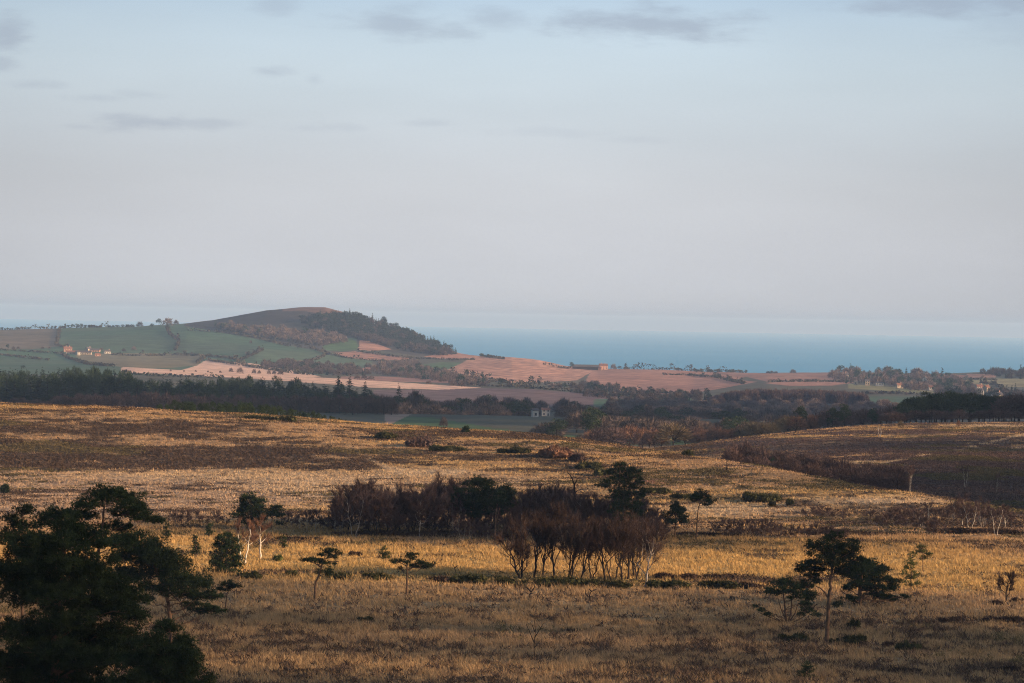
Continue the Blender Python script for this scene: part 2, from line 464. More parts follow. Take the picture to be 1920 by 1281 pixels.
def heath_cover(X, Y, Z):
    """albedo and share of heather for points of the near heath"""
    px, py = proj(X, Y, Z)
    v = np.interp(Y, [200, 300, 375, 460, 500, 600, 1000], [.36, .32, .13, .22, .38, .42, .55])
    for bx, by, rx, ry, dv in BLOBS:
        q = ((px - bx) / rx) ** 2 + ((py - by) / ry) ** 2
        v = v + dv * np.exp(-q * 1.1)
    for pts, w, dv in LINES:
        v = v + dv * np.exp(-(linedist(px, py, pts) / w) ** 2)
    n1 = fbm(X / 19 + 7, Y / 11 + 3, 21, 4) - .5
    n2 = fbm(X / 4.5 + 7, Y / 3.0 + 3, 31, 3) - .5
    n3 = fbm(X / 1.7 + 17, Y / 1.5 + 3, 35, 3) - .5
    nr = 1 - sstep(362, 385, Y)
    v = np.clip(v + (1.25 - .6 * nr) * n1 + 1.6 * n2 * (1 - nr) + 2.1 * n3 * nr - .15 * nr, 0, 1)
    rt = sstep(.05, .09, X / wfun(Y)) * sstep(560, 640, Y)
    v = np.clip(v + .22 * rt - .6 * rt * sstep(.56, .68, fbm(X / 38 + 5, Y / 9 + X / 60, 91, 3)), 0, 1)
    v = sstep(.15, .85, v)
    # kinds of grass, then the sunlit strip painted brighter
    t = sstep(.35, .65, fbm(X / 45 + 3, Y / 30 + 8, 41, 3))[..., None]
    g = GOLD * (1 - .5 * t) + TAN * .5 * t
    near = (.75 * sstep(378, 360, Y) if False else .75 * (1 - sstep(360, 378, Y)))[..., None]
    g = g * (1 - near) + (TAN * .3 + STRAW * .25 + GOLD * .45) * near
    low = np.exp(-((px - 420) / 520) ** 2 - ((py - 915) / 36) ** 2)[..., None] + .8 * np.exp(-((px - 150) / 330) ** 2 - ((py - 950) / 40) ** 2)[..., None]
    low = np.clip(low * 1.2, 0, 1)
    g = g * (1 - low) + (TAN * .55 + STRAW * .45) * low
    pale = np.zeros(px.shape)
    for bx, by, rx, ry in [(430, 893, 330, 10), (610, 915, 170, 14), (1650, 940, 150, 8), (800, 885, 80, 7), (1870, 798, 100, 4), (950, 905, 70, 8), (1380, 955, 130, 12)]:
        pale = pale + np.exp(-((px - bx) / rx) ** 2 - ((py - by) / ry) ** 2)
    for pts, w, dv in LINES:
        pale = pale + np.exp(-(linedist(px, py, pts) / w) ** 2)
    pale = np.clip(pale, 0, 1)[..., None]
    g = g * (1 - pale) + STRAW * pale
    strip = (sstep(362, 378, Y) * (1 - sstep(418, 440, Y)))[..., None]  # band of sun across the moor, put into the grass colour as brighter gold
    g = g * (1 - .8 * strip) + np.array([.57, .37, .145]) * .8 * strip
    right = sstep(.05, .09, X / wfun(Y))[..., None] * sstep(560, 640, Y)[..., None]
    h = HEATH * (1 - right) + HEATHP * right
    o = sstep(.55, .7, fbm(X / 30 + 70, Y / 22 + 8, 51, 3))[..., None]
    h = h * (1 - .6 * o) + OLIVE * .6 * o
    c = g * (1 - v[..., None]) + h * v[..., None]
    d = np.exp(-((px - 1226) / 28) ** 2 - ((py - 904) / 8) ** 2)[..., None]
    c = c * (1 - d) + DIRT * d
    return c, v


def far_cover(X, Y, Z):
    px, py = proj(X, Y, Z)
    px = px + (vnoise(X / 40, Y / 40, 3) - .5) * 2
    c = np.empty(X.shape + (3,)); c[:] = (.08, .078, .055)
    st = np.zeros(X.shape)
    for k, (col, poly) in enumerate(FIELDS):
        m = inpoly(px, py, poly) & (Y > 1180)
        if k < len(FIELDS) - 2: m &= (Y > 2400)
        c[m] = col
        st[m] = 1.0 if col in (RED, REDL, REDD, PURP, STUB) else 0.25
        if k == 11: st[m] = 3.0
    n = fbm(X / 120, Y / 120, 77, 3)[..., None]
    c = c * (.82 + .36 * n)
    n = sstep(.45, .62, fbm(X / 260 + 9, Y / 160, 78, 3))[..., None]
    c = c * (1 - .12 * n) + np.array([.4, .27, .2]) * .06 * n
    return c, st


def attr_ground(name):
    m, nt, b = new_mat(name)
    N = nt.nodes; Lk = nt.links
    at = N.new('ShaderNodeAttribute'); at.attribute_name = 'cover'
    tc = N.new('ShaderNodeTexCoord')
    return m, nt, b, N, Lk, at, tc


def heath_material():
    m, nt, b, N, Lk, at, tc = attr_ground('heath_ground')
    n1 = N.new('ShaderNodeTexNoise'); n1.inputs['Scale'].default_value = .9; n1.inputs['Detail'].default_value = 6
    n2 = N.new('ShaderNodeTexNoise'); n2.inputs['Scale'].default_value = .22; n2.inputs['Detail'].default_value = 5
    for n in (n1, n2): Lk.new(tc.outputs['Object'], n.inputs['Vector'])
    mr = N.new('ShaderNodeMapRange'); mr.inputs['From Min'].default_value = .3; mr.inputs['From Max'].default_value = .7
    mr.inputs['To Min'].default_value = .35; mr.inputs['To Max'].default_value = 1.35
    Lk.new(n1.outputs['Fac'], mr.inputs['Value'])
    mr2 = N.new('ShaderNodeMapRange'); mr2.inputs['From Min'].default_value = .35; mr2.inputs['From Max'].default_value = .65
    mr2.inputs['To Min'].default_value = .7; mr2.inputs['To Max'].default_value = 1.15
    Lk.new(n2.outputs['Fac'], mr2.inputs['Value'])
    mu = N.new('ShaderNodeMath'); mu.operation = 'MULTIPLY'
    Lk.new(mr.outputs[0], mu.inputs[0]); Lk.new(mr2.outputs[0], mu.inputs[1])
    sc_ = N.new('ShaderNodeVectorMath'); sc_.operation = 'SCALE'
    Lk.new(at.outputs['Color'], sc_.inputs[0]); Lk.new(mu.outputs[0], sc_.inputs['Scale'])
    Lk.new(sc_.outputs[0], b.inputs['Base Color'])
    bp = N.new('ShaderNodeBump'); bp.inputs['Strength'].default_value = 1.0; bp.inputs['Distance'].default_value = .6
    Lk.new(n1.outputs['Fac'], bp.inputs['Height']); Lk.new(bp.outputs[0], b.inputs['Normal'])
    return m


def far_material():
    m, nt, b, N, Lk, at, tc = attr_ground('farmland')
    n1 = N.new('ShaderNodeTexNoise'); n1.inputs['Scale'].default_value = .03; n1.inputs['Detail'].default_value = 9; n1.inputs['Roughness'].default_value = .68
    Lk.new(tc.outputs['Object'], n1.inputs['Vector'])
    mp = N.new('ShaderNodeMapping'); mp.inputs['Rotation'].default_value = (0, 0, math.radians(24))
    Lk.new(tc.outputs['Object'], mp.inputs['Vector'])
    wv = N.new('ShaderNodeTexWave'); wv.inputs['Scale'].default_value = .017; wv.inputs['Distortion'].default_value = 3.5
    wv.inputs['Detail'].default_value = 3; wv.inputs['Detail Scale'].default_value = .6
    Lk.new(mp.outputs[0], wv.inputs['Vector'])
    st = N.new('ShaderNodeAttribute'); st.attribute_name = 'stripe'
    ml = N.new('ShaderNodeMath'); ml.operation = 'MULTIPLY_ADD'; ml.inputs[1].default_value = .5; ml.inputs[2].default_value = -.25
    Lk.new(wv.outputs['Fac'], ml.inputs[0])
    m2 = N.new('ShaderNodeMath'); m2.operation = 'MULTIPLY'
    Lk.new(ml.outputs[0], m2.inputs[0]); Lk.new(st.outputs['Fac'], m2.inputs[1])
    m3 = N.new('ShaderNodeMath'); m3.operation = 'MULTIPLY'; m3.inputs[1].default_value = .5
    Lk.new(m2.outputs[0], m3.inputs[0])
    mr = N.new('ShaderNodeMapRange'); mr.inputs['From Min'].default_value = .3; mr.inputs['From Max'].default_value = .7
    mr.inputs['To Min'].default_value = .62; mr.inputs['To Max'].default_value = 1.38
    Lk.new(n1.outputs['Fac'], mr.inputs['Value'])
    ad = N.new('ShaderNodeMath'); ad.operation = 'ADD'
    Lk.new(mr.outputs[0], ad.inputs[0]); Lk.new(m3.outputs[0], ad.inputs[1])
    sc_ = N.new('ShaderNodeVectorMath'); sc_.operation = 'SCALE'
    Lk.new(at.outputs['Color'], sc_.inputs[0]); Lk.new(ad.outputs[0], sc_.inputs['Scale'])
    Lk.new(sc_.outputs[0], b.inputs['Base Color'])
    return m


def build_terrain():
    hm = heath_material(); fm = far_material()
    nR, nC = ZG.shape
    split = int(np.searchsorted(ROWS, 1180)); 
    def part(name, r0, r1, mat, far, label):
        X = XG[r0:r1]; Y = YG[r0:r1]; Z = ZG[r0:r1]
        n = (r1 - r0)
        idx = np.arange(n * nC).reshape(n, nC)
        Q = np.stack([idx[:-1, :-1], idx[:-1, 1:], idx[1:, 1:], idx[1:, :-1]], -1).reshape(-1, 4)
        c, s = (far_cover if far else heath_cover)(X, Y, Z)
        col = np.concatenate([c, np.ones(c.shape[:2] + (1,))], -1).reshape(-1, 4)
        V = np.stack([X, Y, Z], -1).reshape(-1, 3)
        me = mesh(name, V, Q, mat, smooth=True, attrs={'cover': col, 'stripe': s.ravel()})
        o = obj(name, me); props(o, label, 'terrain', None, 'structure')
    part('ground', 0, split, hm, False, 'golden heathland of dry grass and dark heather on low hills')
    part('hills', split - 1, nR, fm, True, 'distant patchwork farmland hills of green pasture and red ploughed soil')


build_terrain()

# ------------------------------------------------------------------ sea
m, nt, b = new_mat('sea_water')
N = nt.nodes; Lk = nt.links
tc = N.new('ShaderNodeTexCoord'); mp = N.new('ShaderNodeMapping'); mp.inputs['Scale'].default_value = (.0012, .0006, 1)
nz = N.new('ShaderNodeTexNoise'); nz.inputs['Scale'].default_value = 1.0; nz.inputs['Detail'].default_value = 6
Lk.new(tc.outputs['Object'], mp.inputs['Vector']); Lk.new(mp.outputs[0], nz.inputs['Vector'])
rp = N.new('ShaderNodeValToRGB')
rp.color_ramp.elements[0].position = .35; rp.color_ramp.elements[0].color = (.08, .31, .53, 1)
rp.color_ramp.elements[1].position = .65; rp.color_ramp.elements[1].color = (.095, .34, .57, 1)
Lk.new(nz.outputs['Fac'], rp.inputs['Fac']); Lk.new(rp.outputs[0], b.inputs['Base Color'])
b.inputs['Roughness'].default_value = .6; b.inputs['Specular IOR Level'].default_value = .02
xs = np.array([-16000, -6000, 0, 6000, 16000.]); ys = np.array([-2500, 2000, 7000, 15000, 28000, SEA_FAR])
V = [(x, y, SEA_Z) for y in ys for x in xs]
Q = [(r * 5 + c, r * 5 + c + 1, r * 5 + c + 6, r * 5 + c + 5) for r in range(5) for c in range(4)]
props(obj('sea', mesh('sea', V, np.array(Q), m)), 'calm blue sea reaching to the hazy horizon', 'sea', None, 'structure')

# ------------------------------------------------------------------ air
m = bpy.data.materials.new('haze_air'); m.use_nodes = True
nt = m.node_tree; nt.nodes.remove(nt.nodes['Principled BSDF'])
pv = nt.nodes.new('ShaderNodeVolumePrincipled')
pv.inputs['Color'].default_value = (.44, .65, 1.0, 1); pv.inputs['Absorption Color'].default_value = (.5, .5, .8, 1)
pv.inputs['Density'].default_value = HAZE if 'HAZE' in globals() else 6.0e-5
pv.inputs['Anisotropy'].default_value = .1
nt.links.new(pv.outputs[0], nt.nodes['Material Output'].inputs['Volume'])
mb = MB(); mb.box((-16500, -2600, -112), (16500, SEA_FAR + 300, 86))
props(obj('haze', mb.data('haze', m)), 'thin blue haze in the air over the land and sea', 'haze', None, 'stuff')

# ------------------------------------------------------------------ sun and sky
SUN_AZ = math.radians(104.0); SUN_EL = math.radians(14.0)
SUN = Vector((math.cos(SUN_EL) * math.sin(SUN_AZ), math.cos(SUN_EL) * math.cos(SUN_AZ), math.sin(SUN_EL)))
ld = bpy.data.lights.new('sun', 'SUN'); ld.energy = 5.0; ld.angle = math.radians(.5); ld.color = (1.0, .69, .42)
lo = bpy.data.objects.new('sun', ld); COL.objects.link(lo)
lo.rotation_euler = SUN.to_track_quat('Z', 'Y').to_euler(); lo.location = (300, -200, 400)

w = bpy.data.worlds.new('World'); sc.world = w; w.use_nodes = True
nt = w.node_tree; N = nt.nodes; Lk = nt.links
bg = N['Background']; bg.inputs['Strength'].default_value = 1.0
sky = N.new('ShaderNodeTexSky'); sky.sky_type = 'NISHITA'; sky.sun_disc = False
sky.sun_elevation = SUN_EL; sky.sun_rotation = SUN_AZ; sky.altitude = 100; sky.dust_density = 1.5
sks = N.new('ShaderNodeVectorMath'); sks.operation = 'SCALE'; sks.inputs['Scale'].default_value = .10
Lk.new(sky.outputs[0], sks.inputs[0])
tc = N.new('ShaderNodeTexCoord'); sp = N.new('ShaderNodeSeparateXYZ'); Lk.new(tc.outputs['Generated'], sp.inputs[0])


def lin(r, g, b_):
    f = lambda c: (c / 255 / 12.92) if c <= 10 else ((c / 255 + .055) / 1.055) ** 2.4
    return (f(r), f(g), f(b_), 1)


def mth(op, a, b_=None, c=None):
    n = N.new('ShaderNodeMath'); n.operation = op
    for i, v in enumerate((a, b_, c)):
        if v is None: continue
        if isinstance(v, (int, float)): n.inputs[i].default_value = v
        else: Lk.new(v, n.inputs[i])
    return n.outputs[0]


ZMAX = .30
zf = mth('DIVIDE', sp.outputs['Z'], ZMAX)
ramp = N.new('ShaderNodeValToRGB'); ramp.color_ramp.interpolation = 'B_SPLINE'
stops = [(.0, lin(92, 106, 130)), (.0038, lin(172, 178, 190)), (.012, lin(178, 182, 190)), (.022, lin(179, 182, 189)), (.045, lin(181, 184, 189)), (.062, lin(179, 186, 193)), (.082, lin(180, 192, 200)),
         (.100, lin(175, 191, 203)), (.115, lin(160, 181, 200)), (.17, lin(132, 160, 192)), (.30, lin(124, 154, 190))]
el = ramp.color_ramp.elements
el[0].position = 0; el[0].color = stops[0][1]
el[1].position = 1; el[1].color = stops[-1][1]
for p, c in stops[1:-1]:
    e = el.new(p / ZMAX); e.color = c
Lk.new(zf, ramp.inputs['Fac'])
# thin cloud banks drawn by direction: bearing and height in units of slope
az = mth('DIVIDE', sp.outputs['X'], mth('MAXIMUM', sp.outputs['Y'], .01))
elv = mth('DIVIDE', sp.outputs['Z'], mth('MAXIMUM', sp.outputs['Y'], .01))
cmb = N.new('ShaderNodeCombineXYZ'); Lk.new(mth('MULTIPLY', az, 42.0), cmb.inputs[0]); Lk.new(mth('MULTIPLY', elv, 150.0), cmb.inputs[1])
Lk.new(mth('GREATER_THAN', sp.outputs['Y'], 0.0), cmb.inputs[2])
cn = N.new('ShaderNodeTexNoise'); cn.inputs['Scale'].default_value = 1.0; cn.inputs['Detail'].default_value = 7; cn.inputs['Roughness'].default_value = .6
Lk.new(cmb.outputs[0], cn.inputs['Vector'])
wob = mth('MULTIPLY', mth('SUBTRACT', cn.outputs['Fac'], .5), 3.4)
CLOUDS = [(1215, 45, 160, 30, 1.0), (1120, 45, 90, 18, .7), (745, 48, 120, 24, .8), (765, 18, 50, 18, .5), (930, 36, 80, 18, .6), (518, 10, 40, 16, .45), (262, 228, 80, 16, .75), (390, 232, 70, 10, .5),
          (15, 62, 42, 32, .9), (0, 120, 30, 16, .6), (62, 157, 50, 8, .45), (510, 134, 42, 9, .55), (590, 147, 16, 10, .35), (270, 178, 45, 9, .35), (185, 185, 50, 7, .35),
          (575, 240, 80, 9, .3), (800, 231, 50, 7, .3), (150, 238, 40, 5, .3), (1790, 4, 190, 34, .9), (1900, 40, 120, 40, .35), (1190, 262, 60, 8, .2), (1020, 248, 120, 8, .2)]
tot = None
for cx_, cy_, rx_, ry_, st_ in CLOUDS:
    a0, s0 = ray(cx_, cy_)
    dx = mth('MULTIPLY_ADD', az, F / rx_, float(-a0) * F / rx_); dy = mth('MULTIPLY_ADD', elv, F / ry_, float(-s0) * F / ry_)
    q = mth('ADD', mth('MULTIPLY', dx, dx), mth('MULTIPLY', dy, dy))
    q = mth('ADD', mth('SQRT', q), wob)
    mr = N.new('ShaderNodeMapRange'); mr.interpolation_type = 'SMOOTHSTEP'
    mr.inputs['From Min'].default_value = 1.6; mr.inputs['From Max'].default_value = .0; mr.inputs['To Max'].default_value = st_
    Lk.new(q, mr.inputs['Value'])
    tot = mr.outputs[0] if tot is None else mth('MAXIMUM', tot, mr.outputs[0])
front = mth('GREATER_THAN', sp.outputs['Y'], 0.3)
tot = mth('MULTIPLY', tot, front)
mixc = N.new('ShaderNodeMix'); mixc.data_type = 'RGBA'
Lk.new(mth('MULTIPLY', tot, .56), mixc.inputs['Factor'])
# broad faint unevenness of the sky
cmb2 = N.new('ShaderNodeCombineXYZ'); Lk.new(mth('MULTIPLY', az, 7.0), cmb2.inputs[0]); Lk.new(mth('MULTIPLY', elv, 30.0), cmb2.inputs[1])
bn = N.new('ShaderNodeTexNoise'); bn.inputs['Scale'].default_value = 1.0; bn.inputs['Detail'].default_value = 3
Lk.new(cmb2.outputs[0], bn.inputs['Vector'])
bs = mth('MULTIPLY_ADD', bn.outputs['Fac'], .17, .72)
edge = mth('SUBTRACT', 1.0, mth('MULTIPLY', mth('MINIMUM', mth('MULTIPLY', mth('ABSOLUTE', az), mth('ABSOLUTE', az)), .09), 4.2))
rs = N.new('ShaderNodeVectorMath'); rs.operation = 'SCALE'; Lk.new(ramp.outputs[0], rs.inputs[0]); Lk.new(mth('MULTIPLY', bs, edge), rs.inputs['Scale'])
Lk.new(rs.outputs[0], mixc.inputs['A']); mixc.inputs['B'].default_value = lin(122, 130, 145)
mixs = N.new('ShaderNodeMix'); mixs.data_type = 'RGBA'
fm_ = N.new('ShaderNodeMapRange'); fm_.interpolation_type = 'SMOOTHSTEP'; fm_.inputs['From Min'].default_value = .14; fm_.inputs['From Max'].default_value = .34
Lk.new(sp.outputs['Z'], fm_.inputs['Value']); Lk.new(fm_.outputs[0], mixs.inputs['Factor'])
Lk.new(mixc.outputs['Result'], mixs.inputs['A']); Lk.new(sks.outputs[0], mixs.inputs['B'])
Lk.new(mixs.outputs['Result'], bg.inputs['Color'])

vs = sc.view_settings; vs.view_transform = 'Standard'; vs.look = 'None'; vs.exposure = 0.75; vs.gamma = 1.0
sc.cycles.volume_bounces = 1; sc.cycles.max_bounces = 5; sc.cycles.diffuse_bounces = 2
sc.cycles.use_denoising = True
sc.cycles.filter_width = 1.1
sc.cycles.denoising_prefilter = 'NONE'
# ------------------------------------------------------------------ grass and heather that cover the heath
def attr_leaf(name, trans=.25, rough=.8):
    m, nt, b = new_mat(name)
    at = nt.nodes.new('ShaderNodeAttribute'); at.attribute_name = 'tint'
    nt.links.new(at.outputs['Color'], b.inputs['Base Color'])
    b.inputs['Roughness'].default_value = rough; b.inputs['Specular IOR Level'].default_value = .05
    tr = nt.nodes.new('ShaderNodeBsdfTranslucent'); ms = nt.nodes.new('ShaderNodeMixShader'); ms.inputs[0].default_value = trans
    nt.links.new(at.outputs['Color'], tr.inputs['Color'])
    nt.links.new(b.outputs[0], ms.inputs[1]); nt.links.new(tr.outputs[0], ms.inputs[2])
    nt.links.new(ms.outputs[0], nt.nodes['Material Output'].inputs['Surface'])
    return m


def scatter(n, y0, y1, amax=.2, amin=None):
    Y = np.sqrt(rng.random(n) * (y1 * y1 - y0 * y0) + y0 * y0)
    a = rng.uniform(-amax if amin is None else amin, amax, n)
    return a * Y, Y


GR_V = []; GR_C = []
HE_V = []; HE_C = []


def grass_band(n, y0, y1, h, wd, blades, amin=None, amax=.2):
    X, Y = scatter(n, y0, y1, amax, amin)
    Z = hz(X, Y)
    c, v = heath_cover(X, Y, Z)
    r = rng.random(n)
    hea = r < np.clip(v * 1.05 - .03, 0, 1)
    # grass
    i = ~hea
    X1, Y1, Z1, c1 = X[i], Y[i], Z[i], c[i]
    vv = v[i]
    k = len(X1)
    hh = h * (.45 + .9 * rng.random(k)) * (.25 + 1.5 * fbm(X1 / 3.2, Y1 / 3.2, 61, 3) ** 1.3)
    tint = c1 * (.72 + .45 * rng.random((k, 1)) + .35 * (fbm(X1 / 2.2, Y1 / 2.2, 66, 2)[:, None] - .35)) * np.array([1, 1, 1]) + np.array([.05, .035, .015]) * rng.normal(size=(k, 1)) * .6
    for b in range(blades):
        ang = rng.random(k) * 2 * PI; lean = rng.normal(size=(k, 2)) * .38 + np.array([-.18, .05])
        ox = rng.normal(size=(k, 2)) * wd * .9
        C = np.stack([X1 + ox[:, 0], Y1 + ox[:, 1], Z1 - .05], -1)
        S = np.stack([np.cos(ang), np.sin(ang), 0 * ang], -1) * wd * .5
        L = hh * (.6 + .6 * rng.random(k))
        T = C + np.stack([lean[:, 0] * L, lean[:, 1] * L, L], -1)
        GR_V.append(np.stack([C - S, C + S, T], 1).reshape(-1, 3))
        GR_C.append(np.repeat(np.clip(tint, .01, 1), 3, 0))
    # heather: low leafy clumps
    X1, Y1, Z1, c1 = X[hea], Y[hea], Z[hea], c[hea]
    k = len(X1)
    if not k: return
    right = (X1 / wfun(Y1) > .07) & (Y1 > 590)
    hb = np.where(right[:, None], HEATHP, HEATH)
    ol = (fbm(X1 / 30 + 70, Y1 / 22 + 8, 51, 3) > .58)[:, None]
    tint = np.where(ol, OLIVE, hb) * (.6 + .75 * rng.random((k, 1))) * np.where(Y1 < 380, 1.45, 1.0)[:, None]
    hh = h * np.where(Y1 < 372, .95, .68) * (.5 + .8 * rng.random(k))
    for b in range(max(3, blades)):
        C = np.stack([X1 + rng.normal(size=k) * wd * 1.3, Y1 + rng.normal(size=k) * wd * 1.3, Z1 + hh * rng.random(k) * .7], -1)
        D = np.stack([rng.normal(size=k), rng.normal(size=k), .6 + rng.random(k)], -1); D /= np.linalg.norm(D, axis=1)[:, None]
        S = np.cross(D, rng.normal(size=(k, 3))); S /= np.linalg.norm(S, axis=1)[:, None]
        L = (hh * .75)[:, None]
        HE_V.append(np.stack([C - S * wd * .7, C + S * wd * .7, C + D * L], 1).reshape(-1, 3))
        HE_C.append(np.repeat(np.clip(tint, .004, 1), 3, 0))


def build_ground_cover():
    grass_band(95000, 245, 330, .62, .085, 4)
    grass_band(95000, 330, 465, .62, .12, 3)
    grass_band(190000, 465, 780, .36, .26, 2)
    grass_band(70000, 560, 960, .4, .28, 2, amin=.03, amax=.22)
    for name, V, Cc, mat, label, cat in (('grass', GR_V, GR_C, attr_leaf('dry_grass', .3), 'dry golden moor grass covering the open heath', 'grass'),
                                         ('heather', HE_V, HE_C, attr_leaf('heather_cover', .1), 'low dark heather growing in patches among the grass', 'heather')):
        V = np.concatenate(V); Cc = np.concatenate(Cc)
        me = mesh(name, V, np.arange(len(V)).reshape(-1, 3), mat, attrs={'tint': np.concatenate([Cc, np.ones((len(Cc), 1))], 1)})
        props(obj(name, me), label, cat, None, 'stuff')


build_ground_cover()


# ------------------------------------------------------------------ vegetation shapes
def unit(n, up=0.0):
    d = rng.normal(size=(n, 3)); d /= np.linalg.norm(d, axis=1)[:, None]
    d[:, 2] += up
    return d / np.linalg.norm(d, axis=1)[:, None]


def needle_pad(mb, tw, c, r, L, dens=15.0, hang=0.0, start=None):
    """one flat pad of pine foliage: sub-clumps of needle tufts; c centre, r radii"""
    c = np.array(c); r = np.array(r)
    A = PI * r[0] * r[2]
    nt = int(dens * .74 * A / (L * L)) + 8
    ns = max(6, int(A / (L * L) * (.5 if L < .2 else .42)) + 3)
    d = unit(ns); rad = rng.random(ns) ** .42
    S = d * rad[:, None] * r
    S[:, 2] = np.where(S[:, 2] < 0, S[:, 2] * .7, S[:, 2])
    wob = 1 + .25 * rng.normal(size=(ns, 1))
    S = S * np.clip(wob, .55, 1.35)
    k = rng.integers(0, ns, nt)
    cs = min(.3 * r[2] + .2 * L, (.85 if L < .2 else 1.15) * L)
    P = c + S[k] + rng.normal(size=(nt, 3)) * np.array([cs * 1.15, cs * 1.15, cs * .62])
    # needles of every tuft
    out = P - c; out = out / (np.linalg.norm(out, axis=1)[:, None] + 1e-6)
    for j in range(9):
        D = unit(nt) * .75 + out * .5 + np.array([0, 0, .6])
        mb.spikes(P, D, L * (.65 + .5 * rng.random(nt)), L * .16)
    # twigs from the limb end into the pad
    s0 = c - np.array([0, 0, r[2] * .5]) if start is None else np.array(start)
    for i in rng.permutation(ns)[:min(ns, 12)]:
        e = c + S[i]; mdl = (s0 + e) / 2 + np.array([0, 0, -.12 * r[2]])
        tw.tube([s0, mdl, e], [L * .11, L * .08, L * .03], 4, False)


def limb(tw, p0, p1, r0, r1, sag=.12, n=6):
    p0 = np.array(p0, float); p1 = np.array(p1, float); t = np.linspace(0, 1, n)[:, None]
    ln = np.linalg.norm(p1 - p0)
    P = p0 + (p1 - p0) * t
    P[:, 2] -= (np.sin(t[:, 0] * PI) * sag * ln)
    w = rng.normal(size=(n, 3)) * ln * .035; w[0] = w[-1] = 0
    tw.tube(P + w, np.linspace(r0, r1, n), 5, False)


def pine(name, label, base, trunk, pads, L=.3, tw_px=7, group=None, ymin=205, Y=None, extra=(), dens=15.0, needle='needle', bark='bark_pine', depth=.75, cat='tree', sink=.15, boughs=True):
    """Scots pine shaped after its own outline: pads (px, py, rx, ry) of foliage carried on limbs from a tapered trunk"""
    loc = G(base[0], base[1], ymin) if Y is None else GY(base[0], Y, base[1])
    mpp = loc.y / F
    bx, by = proj(loc.x, loc.y, loc.z)
    bx = float(bx); by = float(by)
    T = lambda px, py, y=0.0: np.array([(px - bx) * mpp, y, (by - py) * mpp])
    root = thing(name, label, cat, loc - Vector((0, 0, sink)), 0, group)
    tb = MB(); tw = MB(); nb = MB()
    tp = [T(bx, by)] + [T(*p) for p in trunk]
    tp = np.array(tp)
    # refine the trunk line and roughen it a little
    s = np.linspace(0, 1, 4 * len(tp)); s0 = np.linspace(0, 1, len(tp))
    P = np.stack([np.interp(s, s0, tp[:, i]) for i in range(3)], 1)
    P += rng.normal(size=P.shape) * tw_px * mpp * .08; P[0] = tp[0]
    r = tw_px * mpp / 2
    R = np.interp(s, [0, .06, 1], [r * 1.3, r, r * .45])
    tb.tube(P, R, 9)
    xs = [p[0] for p in pads]; half = (max(xs) - min(xs)) / 2 * mpp + .4
    for i, pd in enumerate(pads):
        px, py, rx, ry = pd[:4]
        off = pd[4] * mpp if len(pd) > 4 else float(rng.uniform(-1, 1)) * half * depth * .55
        c = T(px, py, off); rad = np.array([rx * mpp, max(rx * mpp * .8, .3), ry * mpp])
        if boughs and len(pd) < 6:
            dz = P[:, 2]; j = int(np.argmin(np.abs(dz - (c[2] - .38 * abs(c[0] - np.interp(c[2], dz, P[:, 0])) - ry * mpp * .4))))
            st = c - np.array([c[0] - P[j][0], c[1] - P[j][1], 0]) * .25; st[2] = c[2] - rad[2] * .35
            limb(tb, P[j], st, max(R[j] * .38, .025), max(R[j] * .15, .012), rng.uniform(-.02, .16))
        else: st = c - np.array([0, 0, rad[2]])
        needle_pad(nb, tb, c, rad, L, dens, 0, st)
    for ex in extra:
        E = np.array([T(p[0], p[1], (p[2] if len(p) > 2 else 0) * mpp) for p in ex[0]])
        tb.tube(E, np.linspace(ex[1] * mpp / 2, ex[2] * mpp / 2, len(E)), 5, False)
    tk = obj('trunk', tb.data('trunk', M[bark], True), parent=root)
    obj('crown', nb.data('crown', M[needle]), parent=root)
    return root


def conifer_mesh(H, Rm, tiers, per, L, seed, top=1.0, dense=1.0):
    """spruce-like cone of drooping sprays"""
    mb = MB(); tb = MB()
    tb.tube([(0, 0, -.5), (0, 0, H * .9)], [H * .014, H * .004], 5)
    for k in range(tiers):
        f = (k + .3) / tiers
        z = H * (.10 + .9 * f); rr = Rm * (1 - f) ** .55 * (.8 + .4 * rng.random()) + .12
        n = max(4, int(per * (1 - .65 * f)))
        th = rng.random(n) * 2 * PI
        D = np.stack([np.cos(th), np.sin(th), -.15 - .25 * rng.random(n)], -1)
        C = np.stack([np.zeros(n), np.zeros(n), z + rng.normal(size=n) * H / tiers * .5], -1) + D * rr * .15
        Lk_ = L * (1.1 - .75 * f)
        mb.spikes(C, D, rr * (.75 + .5 * rng.random(n)), Lk_ * (.6 + .8 * rng.random(n)))
        mb.leaves(C + D * rr * rng.random((n, 1)) * .8, D + np.array([0, 0, .7]), Lk_ * .5 * (.5 + rng.random(n)))
    mb.spikes([(0, 0, H * .86)] * 3, unit(3, 6), H * .09, L * .4)
    return tb, mb


